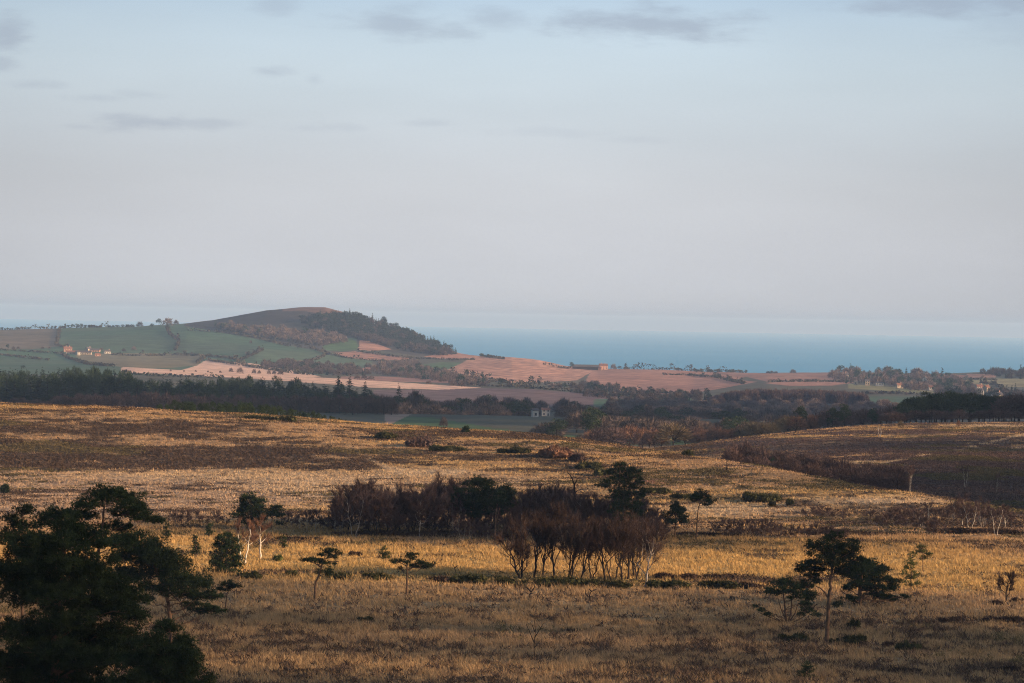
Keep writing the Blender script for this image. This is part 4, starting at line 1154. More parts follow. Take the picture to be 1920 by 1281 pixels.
# bare scrub along the foot of the heath hill, right of the belt
SCR = 'bare scrub along the far edge of the moor'
for px, top in [(300, 984), (326, 978), (345, 976), (362, 980), (384, 984), (402, 980), (420, 984), (536, 984), (548, 978), (614, 984), (622, 972)]:
    place(VG, px, 1000, 1000 - top + 6, 'dim purple shrub in the line at the hill foot left of the tree belt', SCR, 4, Y=random.uniform(452, 464), name='bare_shrub', cat='shrub', wide=1.2)
for px, top in [(1340, 985), (1358, 976), (1376, 972), (1392, 976), (1408, 972), (1424, 970), (1440, 976), (1456, 978)]:
    place(VG, px, 1003, 1003 - top + 4, 'grey bare shrub in the hill foot row right of the lone mushroom shaped pine', SCR, 4, Y=random.uniform(450, 462), name='bare_shrub', cat='shrub', wide=1.1)
for px, top in [(1476, 986), (1494, 980), (1512, 978), (1530, 976), (1548, 978), (1566, 978), (1586, 984)]:
    place(VG, px, 1002, 1002 - top + 4, 'rounded dark bare shrub at the hill foot behind the tallest right hand pine', SCR, 4, Y=random.uniform(452, 466), name='bare_shrub', cat='shrub', wide=1.3)
for px, py, top in [(1515, 972, 952), (1535, 970, 950), (1558, 974, 955), (1580, 976, 962)]:
    place(VG, px, py, py - top + 4, 'russet bush on the lower slope above the row of dark shrubs', 'russet bushes on the lower slope', 4, ymin=470, name='bare_shrub', cat='shrub', wide=1.5)
for px, py, top in [(1640, 985, 960), (1658, 984, 948), (1676, 982, 946), (1694, 984, 950), (1712, 986, 956), (1735, 988, 958), (1752, 988, 966), (1770, 984, 950)]:
    place(VG, px, py, py - top + 4, 'brown thicket bush at the right hand hill foot left of the white stemmed birches', 'thicket at the right hand hill foot', 4, Y=random.uniform(468, 490), name='bare_shrub', cat='shrub', wide=1.3)
for px, py, top, k in [(1790, 980, 930, 'b'), (1805, 984, 925, 'b'), (1820, 980, 922, 'b'), (1842, 980, 926, 'b'), (1846, 978, 935, 'b'), (1868, 988, 932, 'b'), (1884, 984, 938, 'b'), (1812, 986, 942, 'r'), (1858, 986, 945, 'r'), (1895, 986, 955, 'r'), (1740, 984, 940, 'b'), (1728, 982, 948, 'b')]:
    place((VBW if px % 4 < 2 else VB) if k == 'b' else VR, px, py, py - top, 'bare birch with a pale stem in the group below the dark right hand heath', 'birches at the right hand hill foot', 8, Y=random.uniform(470, 495), name='birch', wide=1.0)
for px, py, hp in [(1706, 924, 50), (1810, 915, 42), (1869, 924, 36)]:
    place(VBW, px, py, hp, 'thin pale birch standing alone in the dark hollow of the right hand heath', 'thin birches in the dark hollow', 8, ymin=520, name='birch', wide=.55)

# saplings and posts on the moor
def sapling(name, label, base, lines, w, bark='bark', ymin=205, cat='sapling', part='stem'):
    p = G(base[0], base[1], ymin); s = p.y / F
    root = thing(name, label, cat, p)
    for i, ln in enumerate(lines):
        mb = MB()
        mb.tube([((x - base[0]) * s, (random.uniform(-1, 1) if j else 0) * s * 2, (base[1] - y) * s - (.1 if (i == 0 and j == 0) else 0)) for j, (x, y) in enumerate(ln)], np.linspace(w * s * .5, w * s * .2, len(ln)), 5)
        obj(part if i == 0 else 'branch', mb.data(part, M[bark], True), parent=root)
    return root


sapling('sapling', 'small leafless forked sapling in front of the left end of the clump', (992, 1126), [[(992, 1126), (992, 1116), (996, 1110)], [(996, 1110), (990, 1104), (985, 1100)], [(996, 1110), (1000, 1104), (1003, 1098)], [(994, 1113), (1000, 1112)]], 3)
sapling('sapling', 'crooked leafless sapling bent like a question mark in front of the clump', (1108, 1128), [[(1108, 1128), (1105, 1118), (1107, 1111), (1112, 1107)], [(1112, 1107), (1118, 1105)], [(1109, 1109), (1104, 1105)]], 3)
sapling('sapling', 'tall wispy bare sapling low in the middle of the foreground', (1002, 1240), [[(1002, 1240), (1001, 1210), (1003, 1182), (1000, 1158)], [(1001, 1205), (992, 1185), (985, 1170)], [(1002, 1195), (1012, 1178), (1018, 1168)], [(1002, 1185), (996, 1170)], [(1001, 1215), (1012, 1202)]], 2)
sapling('sapling', 'short leafless sapling in the bright grass right of the second dwarf pine', (855, 1075), [[(855, 1075), (852, 1064), (848, 1058)], [(852, 1066), (858, 1060)]], 2)
sapling('wooden_post', 'short wooden post in the grass beside the tiny umbrella pine', (440, 1120), [[(440, 1120), (440, 1112), (440.3, 1108)]], 2.2, 'bark', cat='post', part='shaft')
sapling('wooden_post', 'upright bare post on the crest where the hill drops to the right valley', (1363, 882), [[(1363, 882), (1363, 872), (1362.5, 861)]], 2.6, 'bark', ymin=480, cat='post', part='shaft')
sapling('birch_stump', 'pair of thin pale bare stems on the crest of the right hand heath', (1647, 820), [[(1648, 820), (1646.5, 810), (1647, 799)], [(1650, 820), (1652, 810), (1651, 802)]], 1.8, 'bark_birch', ymin=700, cat='sapling')
# wind shaped bare tree at the right edge
p = G(1885, 1130); s = p.y / F
tb, cb = bare_mesh(58 * s, 44 * s, 1, 1500, .5, .03, 'round', .4, low=.3, r0=.12, limbs=8, cz=40 * s, ch=16 * s)
tree('bare_tree', 'small twisted bare tree alone in the grass near the right edge', p, tb, cb, 'bark', 'twig_dark')

# ------------------------------------------------------------------ bushes
def bush(label, px, py, rx, h, mat='gorse', ymin=205, group=None, s=.16, n=None, name='bush', Y=None):
    p = G(px, py, ymin) if Y is None else GY(px, Y, py)
    k = p.y / F
    W = 2 * rx * k; Hh = h * k
    n = n or int(min(6000, max(500, 9 * W * Hh / (s * s))))
    o = obj(name, bush_mesh(W, Hh, n, s * (p.y / 330) ** .6, min(W, Hh * 2.6)).data(name, M[mat]), p)
    return props(o, label, 'bush', group)


bush('wide dark gorse mound left of the foot of the tallest pine', 1491, 1204, 34, 15)
bush('dark gorse mound right of the foot of the tallest pine', 1601, 1208, 24, 17)
bush('dark ragged gorse mound second to the right of the tallest pine', 1703, 1219, 22, 17)
bush('small dark bush touching the foot of the tallest pine', 1564, 1208, 9, 9)
bush('low flat bush between the two gorse mounds right of the tallest pine', 1665, 1212, 14, 7, 'heather')
bush('low dark heather bank in the mid right foreground', 1783, 1168, 26, 9, 'heather')
bush('long dark heather bank against the right edge', 1880, 1168, 44, 11, 'heather')
bush('small dark bush at the right edge below the twisted bare tree', 1908, 1131, 15, 8, 'heather')
bush('small bush left of the twisted bare tree', 1868, 1134, 14, 6, 'heather')
bush('low dark bush at the bottom edge right of the pine seedling', 1697, 1264, 26, 11, 'heather')
bush('low dark bush at the bottom right corner', 1880, 1262, 36, 12, 'heather')
bush('small thorny bush in the grass right of the tallest pine trunk', 1600, 1180, 12, 18, 'gorse', n=260)
bush('small dark bush in the foreground left of centre', 683, 1166, 14, 10)
bush('dark flat heather clump low in the foreground centre', 1065, 1188, 16, 7, 'heather')
bush('dark heather clump at the bottom edge left of centre', 560, 1262, 26, 8, 'heather')
bush('dark bush below the dense pine bush', 470, 1085, 26, 12)
bush('dark bush in the bank left of the crooked dwarf pine', 545, 1082, 14, 12)
bush('green gorse behind the stem of the crooked dwarf pine', 618, 1083, 14, 10)
bush('dark bank bush right of the crooked dwarf pine', 650, 1086, 22, 12)
bush('dark bank bush left of the straight dwarf pine', 705, 1088, 28, 13)
bush('dark gorse bank left of the clump of bare trees', 880, 1094, 36, 18)
bush('lower end of the dark gorse bank left of the clump', 825, 1092, 24, 11, 'heather')
bush('dark gorse under the left trees of the clump', 960, 1098, 34, 13)
bush('dark gorse under the middle trees of the clump', 1050, 1100, 44, 18)
bush('dark gorse under the right trees of the clump', 1140, 1102, 44, 14)
bush('long dark gorse bank just right of the clump', 1260, 1104, 44, 16)
bush('second dark gorse bank further right of the clump', 1345, 1104, 36, 15)
bush('upper dark heather bank behind the long bank right of the clump', 1270, 1085, 40, 10, 'heather')
bush('upper heather bank at its right end', 1350, 1086, 40, 9, 'heather')
bush('last dark bank before the domed many stemmed pine', 1410, 1104, 26, 10, 'heather')
bush('dark heather mound in the bright strip between the dwarf pines', 665, 1043, 14, 7, 'heather')
bush('dark hedge like bank at the far side of the moor left of the belt', 560, 1014, 44, 6, 'heather')
bush('dark undergrowth along the foot of the belt left half', 700, 1006, 80, 9, 'heather', s=.2)
bush('dark undergrowth along the foot of the belt right half', 860, 1007, 90, 10, 'heather', s=.2)
bush('dark undergrowth below the tallest belt pine', 1180, 1006, 60, 12, 'heather', s=.2)
bush('dark low bank at the far side of the moor right of the dome shaped pine', 1330, 1006, 60, 6, 'heather', s=.2)
bush('dark low bank at the far side of the moor behind the right hand pines', 1600, 1004, 120, 6, 'heather', s=.2)
bush('dark low bank at the far side of the moor at the right edge', 1830, 1000, 90, 8, 'heather', s=.2)
# on the hill
bush('dark gorse patch near the crest of the heath hill', 713, 822, 27, 10, s=.26, ymin=480)
bush('purple brown bush below the crest right of the dark gorse patch', 786, 838, 24, 17, 'twig_purple', s=.24, ymin=480)
bush('dark gorse tail below the purple bush on the crest', 840, 846, 36, 8, s=.24, ymin=480)
bush('dark gorse strip in the middle of the hill crest', 965, 850, 30, 9, s=.24, ymin=480)
bush('large purple russet bush on the hill right of the gorse strip', 1042, 858, 32, 20, 'twig_russet', s=.24, ymin=480)
bush('purple bush joined to the right of the large russet bush', 1078, 866, 16, 15, 'twig_purple', s=.24, ymin=480)
bush('dark gorse running down to the tallest belt pine', 1105, 880, 26, 13, s=.24, ymin=480)
bush('dark gorse just above the tallest belt pine', 1135, 892, 20, 11, s=.24, ymin=480)
bush('gorse band right of the tallest belt pine under the red track', 1225, 925, 30, 11, s=.22, ymin=480)
bush('gorse band above the lone mushroom shaped pine', 1280, 936, 30, 9, s=.22, ymin=480)
bush('isolated heather knoll on the hill right of the lone pine', 1428, 940, 34, 14, 'gorse', s=.2, ymin=480)
bush('small dark bush on the crest of the hill near its left part', 540, 791, 16, 9, s=.28, ymin=480)
bush('low dark gorse line on the crest left of that small bush', 490, 787, 36, 4, s=.28, ymin=480)
bush('tiny dark round tree like bush standing on the crest near the green field', 873, 812, 6, 13, 'needle', s=.24, ymin=480)
bush('dark bush on the far slope at the right of the hill crest', 1288, 858, 13, 9, s=.3, ymin=640)
bush('yellowish bush in the gap right of the pale birches', 515, 1052, 14, 13, 'needle_young', n=350)
bush('small bush on the left hillside above the pines', 8, 925, 6, 16, 'needle', s=.24, ymin=480)
for k, (px, py, r_) in enumerate([(1400, 935, 5), (1448, 950, 5), (1482, 947, 6)]):
    bush('small dark bush dotted on the lower right slope of the hill', px, py, r_, 10, s=.2, ymin=480, group='small bushes dotted on the lower slope')
# ------------------------------------------------------------------ valley between the hill and the right-hand heath
VFB = [two_mat('far_tree', far_bare_mesh(10, 8, 1000, 1.4, .17), M['bark'], M['twig_purple']) for _ in range(3)]
VFR = [two_mat('far_tree', far_bare_mesh(10, 8.5, 1100, 1.4, .17), M['bark'], M['twig_russet']) for _ in range(3)]
VFO = [two_mat('far_tree', far_bare_mesh(10, 9, 1200, 1.4, .17), M['bark'], M['twig_olive']) for _ in range(2)]
VFM = [two_mat('far_tree', far_bare_mesh(14, 13, 1300, 2.1, .34, .66), M['bark'], M['twig_far']) for _ in range(5)]
VFD = [two_mat('far_tree', far_bare_mesh(14, 9, 1100, 2.1, .34, .74), M['bark'], M['twig_purple']) for _ in range(3)]


def merged(name, items, mats, label):
    """many far trees as one mass: (mesh, location, rotation, scale xyz)"""
    Vs = []; Fs3 = []; Fs4 = []; i3 = []; i4 = []; n = 0
    cache = {}
    for me, loc, rot, scl in items:
        if me.name not in cache:
            co = np.empty(len(me.vertices) * 3, np.float32); me.vertices.foreach_get('co', co)
            lv = np.empty(len(me.loops), np.int32); me.loops.foreach_get('vertex_index', lv)
            lt = np.array([p.loop_total for p in me.polygons]); ls = np.array([p.loop_start for p in me.polygons]); mi = np.array([p.material_index for p in me.polygons])
            q = lt == 4; t = lt == 3
            cache[me.name] = (co.reshape(-1, 3), lv[ls[q][:, None] + np.arange(4)], lv[ls[t][:, None] + np.arange(3)], mi[q], mi[t])
        co, q, t, mq, mt = cache[me.name]
        c, s = math.cos(rot), math.sin(rot)
        v = co * np.array(scl)
        v = np.stack([v[:, 0] * c - v[:, 1] * s, v[:, 0] * s + v[:, 1] * c, v[:, 2]], -1) + np.array(loc)
        off = mats.index(me.materials[1]) - 1
        Vs.append(v); Fs4.append(q + n); Fs3.append(t + n); n += len(v)
        i4.append(np.where(mq == 0, 0, 1 + off)); i3.append(np.where(mt == 0, 0, 1 + off))
    me = mesh(name, np.concatenate(Vs), [np.concatenate(Fs4), np.concatenate(Fs3)], mats, np.concatenate([np.concatenate(i4), np.concatenate(i3)]))
    return props(obj(name, me), label, 'wood', None, 'stuff')


def far(var, name, px, Y, hpx, label, group, Hm, wide=1.0, py=None, cat='tree', sink=0.0, ground=None):
    p = GY(px, Y, py) if ground is None else ground
    s = hpx * p.y / F / Hm
    o = obj(name, var[random.randrange(len(var))], p - Vector((0, 0, sink)), random.random() * 6.28)
    w_ = wide * random.uniform(.9, 1.1)
    o.scale = (s * w_, s * w_, s)
    return props(o, label, cat, group)


def farg(var, name, px, py, hpx, label, group, Hm, ymin, wide=1.0, cat='tree'):
    return far(var, name, px, 0, hpx, label, group, Hm, wide, py, cat, 0, G(px, py, ymin))


def pine_blob(W, Hh, n, s, L=None):
    mb = MB()
    mb.tube([(0, 0, -.5), (0, 0, Hh * .6)], [W * .035, W * .02], 5)
    ns = 16
    cen = unit(ns, .2) * np.array([W * .33, W * .33, Hh * .3]) + np.array([0, 0, Hh * .64])
    k = rng.integers(0, ns, n); d = unit(n, .2)
    P = cen[k] + d * np.array([W * .2, W * .2, Hh * .12]) * (.5 + .5 * rng.random((n, 1)))
    mb.spikes(P, d + unit(n) * .4 + np.array([0, 0, .4]), s * 1.6, s * .7)
    return mb


VPB = [two_mat('far_pine', pine_blob(9, 11, 1700, .42), M['bark'], M['needle']) for _ in range(3)]
VCF = []
for k in range(5):
    tb, mb = conifer_mesh(18, 2.9 + .5 * k / 4, 16, 26, .8, k)
    mb2 = MB(); mb2.v = tb.v + mb.v; nq = tb.n
    mb2.q = [np.concatenate(tb.q)] + [q + nq for q in mb.q]; mb2.t = [np.concatenate(tb.t)] + [t + nq for t in mb.t]
    V = np.concatenate(mb2.v); q = np.concatenate(mb2.q); t = np.concatenate(mb2.t)
    n0 = len(tb.q[0]); nt0 = len(tb.t[0])
    idx = np.concatenate([(np.arange(len(q)) >= n0).astype(int), (np.arange(len(t)) >= nt0).astype(int)])
    VCF.append(mesh('conifer', V, [q, t], [M['bark'], M['needle_far']], idx))

VAL = 'trees in the hollow behind the heath hill'
bush('dark round evergreen bush above the tree line in the hollow', 1464, 868, 28, 27, 'needle', s=.3, Y=690)
bush('smaller dark evergreen bush left of the round one in the hollow', 1385, 872, 16, 15, 'gorse', s=.3, Y=680)
for Yo in (0, 45):
    for px in range(1372, 1700, 11):
        py = np.interp(px, [1380, 1500, 1600, 1700], [880, 898, 914, 930])
        far(VFB, 'bare_tree', px + random.uniform(-5, 5), np.interp(px, [1370, 1500, 1650, 1700], [670, 640, 605, 590]) + Yo + random.uniform(-8, 8), random.uniform(40, 54) + Yo * .06, 'purple bare tree in the line along the hollow behind the heath hill', VAL, 10, .95, py)
far(VFB, 'bare_tree', 1532, 645, 62, 'taller dark bare tree at the middle of the tree line in the hollow', None, 10, .8, 905)

# woods just beyond the heath: lit russet and olive bare trees
WD = 'bare trees at the wood edge beyond the heath'
farg(VFR, 'bare_tree', 1180, 846, 58, 'big russet round bare tree at the wood edge beyond the hill', WD, 10, 1000, 1.3)
farg(VFO, 'bare_tree', 1262, 842, 54, 'big olive brown dome shaped bare tree at the wood edge', WD, 10, 1000, 1.45)
for px, h_ in [(1088, 36), (1105, 42), (1120, 50), (1138, 48), (1150, 56), (1160, 50), (1205, 54), (1218, 48), (1228, 54), (1240, 44), (1285, 48), (1298, 46), (1310, 44)]:
    far(VFR if random.random() < .5 else VFB, 'bare_tree', px, random.uniform(1090, 1140), h_, 'russet bare tree of the wood edge around the two big dome shaped trees', WD, 10, 1.1)
for px in range(1300, 1392, 11):
    far(VFB if random.random() < .4 else VFR, 'birch', px, random.uniform(1060, 1110), random.uniform(34, 44), 'low russet birch in the row right of the dome shaped olive tree', WD, 10, 1.0)
for px, h_, v in [(1395, 44, VFO), (1412, 50, VFO), (1430, 46, VFO), (1446, 44, VFO), (1462, 52, VFO), (1478, 56, VFO), (1492, 50, VFR)]:
    far(v, 'bare_tree', px, random.uniform(1030, 1090), h_ * .86, 'olive tinted bare tree in the rounded thicket behind the dark heath crest', WD, 10, 1.2)
for px, h_ in [(1398, 58), (1415, 56), (1440, 58), (1470, 66), (1500, 62), (1515, 60)]:
    far(VFB, 'bare_tree', px, random.uniform(1110, 1160), h_ * .8, 'dark purple bare tree behind the olive rounded thicket', WD, 10, 1.1)
for px, h_ in [(1505, 54), (1520, 50), (1535, 56), (1552, 58), (1568, 56), (1584, 52), (1600, 56), (1618, 54), (1634, 56), (1650, 58), (1668, 56), (1684, 52), (1700, 50)]:
    far(VFR if px < 1535 else VFB, 'bare_tree', px, random.uniform(1040, 1130), h_ * .85, 'brown bare tree in the shaded wood between the olive thicket and the dark pine wood', WD, 10, 1.15)
for px, h_ in [(1500, 56), (1560, 46), (1582, 52), (1636, 40)]:
    far(VPB, 'pine', px, 1060, h_ * .9, 'dark evergreen among the bare trees of the shaded wood right of the olive thicket', 'evergreens of the shaded wood', 11, .8)
for k, px in enumerate([1690, 1706, 1722, 1738, 1752, 1768, 1784, 1800, 1816, 1832, 1848, 1862, 1876]):
    for Y in (1010, 1060):
        h_ = np.interp(px, [1690, 1715, 1750, 1800, 1840, 1870], [40, 52, 58, 57, 55, 46])
        far(VPB, 'pine', px + random.uniform(-5, 5), Y + random.uniform(-15, 15), h_ * random.uniform(.9, 1.05), 'dark pine in the shaded pine wood along the crest of the right hand heath', 'pines of the dark wood at the right', 11, .95)
for px in [1884, 1898, 1912, 1926, 1940]:
    for Y in (1005, 1050):
        far(VFB, 'bare_tree', px + random.uniform(-4, 4), Y, random.uniform(58, 64), 'dark bare tree in the domed wood at the right edge on the heath crest', 'bare trees of the domed wood at the right edge', 10, 1.25)
for px in range(1660, 1930, 13):
    far(VFB, 'bare_shrub', px + random.uniform(-5, 5), 985 + random.uniform(-8, 8), random.uniform(20, 30), 'dark undergrowth shrub below the dark pine wood', 'undergrowth below the dark pine wood', 10, 1.7, None, 'shrub')
farg(VFO, 'small_tree', 1689, 806, 21, 'lit olive round little tree alone on the crest of the right hand heath', None, 10, 700, .75)
farg(VFR, 'small_tree', 1797, 803, 18, 'thin russet little tree alone on the right hand heath crest', None, 10, 700, .6)
bush('two toned evergreen bush behind the hill crest left of the russet tree', 1066, 848, 13, 18, 'needle_young', s=.4, Y=1080)

# young pines behind the left crest
for k in range(46):
    px = 292 + 360 * (k + random.random()) / 46
    Y = random.uniform(775, 835)
    yb = np.interp(px, [250, 420, 560, 700], [766, 779, 787, 797])
    p = GY(px, Y, yb)
    a, s_ = ray(px, yb - np.interp(px, [290, 330, 480, 600, 655], [7, 20, 24, 14, 6]) * random.uniform(.8, 1.15))
    htop = CZ + float(s_) * Y - p.z
    o = obj('young_pine', VPB[k % 3], p, random.random() * 6)
    o.scale = (htop / 11 * .55, htop / 11 * .55, htop / 11)
    props(o, 'young pine in the row peeping over the crest of the heath hill', 'tree', 'young pines behind the crest')

# ------------------------------------------------------------------ conifer plantation beyond the hill
CW = 'conifers of the plantation beyond the hill'
nn = 0
for Y0, n, x0, x1 in ((1590, 76, -60, 660), (1700, 76, -70, 690), (1820, 70, -70, 700), (1960, 66, -70, 640)):
    for k in range(n):
        px = x0 + (x1 - x0) * (k + random.random()) / n
        Y = Y0 + random.uniform(-45, 45)
        p = GY(px, Y)
        ytop = np.interp(px, [-70, 0, 100, 220, 245, 275, 420, 520, 600, 700], [692, 690, 691, 690, 700, 707, 708, 712, 718, 728]) + np.interp(Y, [1550, 1900], [16, 0]) + abs(random.gauss(0, 5)) + 1 - (6 if random.random() < .08 else 0)
        a, s_ = ray(px, ytop)
        h_ = CZ + float(s_) * Y - p.z
        if h_ < 6: continue
        blunt = random.random() < .3
        o = obj('conifer', VPB[k % 3] if blunt else VCF[random.randrange(5)], p, random.random() * 6.28)
        w_ = random.uniform(.9, 1.25) if blunt else random.uniform(1.4, 2.3)
        o.scale = (w_, w_, h_ / (11 if blunt else 18))
        props(o, 'dark conifer in the plantation beyond the golden hill at the left', 'tree', CW)
for px, top, bot, w_, lab in [(634, 703, 745, 1.5, 'tall dark conifer left of the pair above the plantation edge'), (655, 706, 745, 1.7, 'tall dark conifer right of the pair above the plantation edge'), (684, 715, 745, 1.6, 'single pointed conifer right of the conspicuous pair'),
                              (748, 722, 770, 1.5, 'dark conifer beside the tall bare dome tree'), (864, 752, 790, 1.3, 'slim dark conifer in the misty valley wood')]:
    p = GY(px, 1680)
    a, s_ = ray(px, top); h_ = CZ + float(s_) * 1680 - p.z
    o = obj('conifer', VCF[1], p, random.random() * 6); o.scale = (w_, w_, h_ / 18); props(o, lab, 'tree', None)
# bare wood along its front edge
items = []
for k in range(130):
    px = -60 + 800 * (k + random.random()) / 130
    Y = random.uniform(1480, 1570)
    top = np.interp(px, [-60, 80, 150, 260, 420, 560, 640, 720, 760], [748, 742, 734, 728, 734, 736, 732, 734, 745]) + random.uniform(-4, 8)
    p = GY(px, Y); a, s_ = ray(px, top); h_ = CZ + float(s_) * Y - p.z
    w_ = random.uniform(.6, .95)
    items.append((VFD[k % 3], tuple(p), random.random() * 6, (w_, w_, h_ / 14)))
merged('plantation_edge_wood', items, [M['bark'], M['twig_purple']], 'purple grey bare wood massed along the front of the conifer plantation')
# tall bare tree and misty valley wood
p = GY(778, 1640); a, s_ = ray(778, 721); h_ = CZ + float(s_) * 1640 - p.z
o = obj('bare_tree', VFM[0], p); o.scale = (1.05, 1.05, h_ / 14); props(o, 'tall dome shaped bare tree standing out right of the plantation', 'tree', None)
MW = 'bare trees of the misty valley wood'
back = []
VY = G(1023, 780, 1400).y
def misty(px, Y, top, lab, grp):
    if abs(px - 1024) < 27 and Y < VY: top = max(top, 787)
    p = GY(px, Y); a, s_ = ray(px, top); h_ = CZ + float(s_) * Y - p.z
    if h_ < 4: return
    if random.random() < .2:
        w_ = random.uniform(1.0, 1.6)
        if Y > 1760: back.append((VPB[0], tuple(p), random.random() * 6, (w_, w_, h_ / 11))); return
        o = obj('evergreen_tree', VPB[random.randrange(3)], p, random.random() * 6); o.scale = (w_, w_, h_ / 11)
        props(o, 'dark evergreen among the bare trees of the misty valley wood', 'tree', 'evergreens of the misty valley wood')
    else:
        w_ = random.uniform(.75, 1.2)
        if Y > 1760: back.append((VFM[random.randrange(5)], tuple(p), random.random() * 6, (w_, w_, h_ / 14))); return
        o = obj('bare_tree', VFM[random.randrange(5)], p, random.random() * 6); o.scale = (w_, w_, h_ / 14)
        props(o, lab, 'tree', grp)


TOPX = [690, 740, 800, 850, 900, 960, 1040, 1090, 1150, 1220, 1300, 1400, 1460]; TOPY = [738, 738, 744, 750, 746, 748, 744, 756, 762, 764, 768, 770, 768]
for k in range(72):
    px = 690 + 330 * (k + random.random()) / 72
    misty(px, random.uniform(1650, 1840), np.interp(px, TOPX, TOPY) + random.gauss(6, 6), 'grey bare tree in the misty valley wood behind the green field', MW)
for k in range(60):
    px = 1000 + 470 * (k + random.random()) / 60
    misty(px, random.uniform(1540, 1840), np.interp(px, TOPX, TOPY) + random.gauss(8, 6), 'grey bare tree in the misty valley wood right of the green field', MW)
for k in range(170):
    px = 690 + 800 * (k + random.random()) / 170
    misty(px, random.uniform(1860, 2350), np.interp(px, TOPX, TOPY) + random.gauss(-1, 5), '', '')
for k in range(70):
    px = 1015 + 400 * (k + random.random()) / 70
    misty(px, random.uniform(1190, 1520), np.interp(px, [1015, 1100, 1180, 1320], [768, 772, 778, 786]) + random.gauss(0, 6), 'bare tree in the near side of the misty wood just over the hill crest', 'near side of the misty wood')
merged('misty_wood', back, [M['bark'], M['twig_far'], M['needle']], 'layered far rows of the misty wood in the valley beyond the hill')
# front row by the green field
for px, Y, top in [(740, 1600, 752), (760, 1610, 745), (790, 1620, 748), (812, 1600, 752), (834, 1610, 758), (1062, 1560, 758), (1070, 1530, 768), (978, 1580, 768), (945, 1600, 765), (915, 1610, 762), (880, 1610, 766)]:
    p = GY(px, Y); a, s_ = ray(px, top); h_ = CZ + float(s_) * Y - p.z
    o = obj('bare_tree', VFM[random.randrange(5)], p, random.random() * 6); o.scale = (.95, .95, h_ / 14)
    props(o, 'bare tree along the upper edge of the green field behind the hill', 'tree', 'trees along the green field')
o = far(VFM, 'bare_tree', 832, 1330, 26, 'lone bare tree standing in the green field behind the hill', None, 14, .8)

# ------------------------------------------------------------------ woods and single trees on the far hills
VT = [two_mat('far_tree', far_bare_mesh(10, 9, 260, 2.4, .6, .68), M['bark'], M['twig_far']) for _ in range(4)]
def small_conifer():
    tb, mb = conifer_mesh(10, 2.3, 7, 12, 1.3, 0)
    q = tb.q + [x + tb.n for x in mb.q]; t = tb.t + [x + tb.n for x in mb.t]
    nq, nt_ = sum(map(len, tb.q)), sum(map(len, tb.t))
    Q = np.concatenate(q); T_ = np.concatenate(t)
    return mesh('far_conifer', np.concatenate(tb.v + mb.v), [Q, T_], [M['bark'], M['needle_far']], np.concatenate([(np.arange(len(Q)) >= nq).astype(int), (np.arange(len(T_)) >= nt_).astype(int)]))


VTE = [two_mat('far_pine', pine_blob(8, 10, 260, .95), M['bark'], M['needle_far']) for _ in range(3)]


VTC = [small_conifer() for _ in range(3)]


def wood(name, label, poly, n, hpx, ymin, ev=.5, sink=.5):
    xs = [p[0] for p in poly]; ys = [p[1] for p in poly]
    items = []
    tries = 0
    while len(items) < n and tries < n * 30:
        tries += 1
        x = random.uniform(min(xs), max(xs)); y = random.uniform(min(ys), max(ys))
        if not inpoly(np.array([x]), np.array([y]), poly)[0]: continue
        p = G(x, y, ymin)
        e = ev(x, y) if callable(ev) else ev
        me = random.choice(VTE + VTC + VTC) if random.random() < e else random.choice(VT)
        h_ = random.uniform(*hpx) * random.choice([.75, .9, 1, 1, 1.15, 1.3]) * p.y / F
        k = h_ / 10; w_ = k * random.uniform(.85, 1.2)
        items.append((me, (p.x, p.y, p.z - sink), random.random() * 6.28, (w_, w_, k)))
    return merged(name, items, [M['bark'], M['needle_far'], M['twig_far']], label)


# long plantation block of bare trees and the valley floor wood, each read as one mass
items = []
for k in range(150):
    px = 1335 + 290 * (k + random.random()) / 150
    Y = random.uniform(2750, 3050)
    top = np.interp(px, [1335, 1370, 1420, 1500, 1600, 1625], [748, 728, 724, 725, 728, 734]) + random.gauss(0, 1.5)
    p = GY(px, Y); a, s_ = ray(px, top); h_ = max(6, CZ + float(s_) * Y - p.z)
    w_ = random.uniform(.8, 1.1)
    items.append((VFD[k % 3], tuple(p), random.random() * 6, (w_, w_, h_ / 14)))
merged('plantation_block', items, [M['bark'], M['twig_purple']], 'even topped block of blue grey bare trees in the far valley')
items = []
for k in range(150):
    px = 1140 + 640 * (k + random.random()) / 150
    Y = random.uniform(2250, 2720)
    p = GY(px, Y); h_ = random.uniform(14, 26) * Y / F
    w_ = random.uniform(.7, 1.15)
    items.append((VFM[k % 5], tuple(p), random.random() * 6, (w_, w_, h_ / 14)))
merged('valley_floor_wood', items, [M['bark'], M['twig_far']], 'round pale grey bare trees massed on the far valley floor')

wood('hill_wood', 'dark conifer wood covering the right flank of the far hill', [(560, 604), (610, 596), (652, 594), (672, 597), (700, 607), (760, 624), (820, 650), (858, 664), (830, 668), (790, 664), (745, 655), (710, 646), (680, 638), (640, 626), (590, 615)], 900, (10, 15), 4300, lambda x, y: .9 if y < 592 + (x - 560) * .2 + 18 else .3)
wood('bare_wood', 'pale bare wood along the lower edge of the dark far hill', [(400, 612), (470, 616), (560, 626), (630, 630), (650, 640), (610, 650), (560, 644), (510, 636), (450, 626)], 380, (9, 14), 4300, .1)
wood('valley_wood', 'bare wood in the dip between the green hill fields and the red fields', [(712, 688), (740, 682), (780, 686), (800, 696), (840, 704), (880, 716), (930, 722), (880, 724), (820, 716), (760, 708), (715, 704), (690, 702)], 280, (10, 16), 3300, .25)
wood('hedge_wood', 'bare wooded strip below the lower green fields of the far hill', [(490, 690), (540, 682), (600, 688), (660, 694), (700, 702), (640, 706), (590, 702), (530, 694)], 210, (10, 15), 3300, .2)
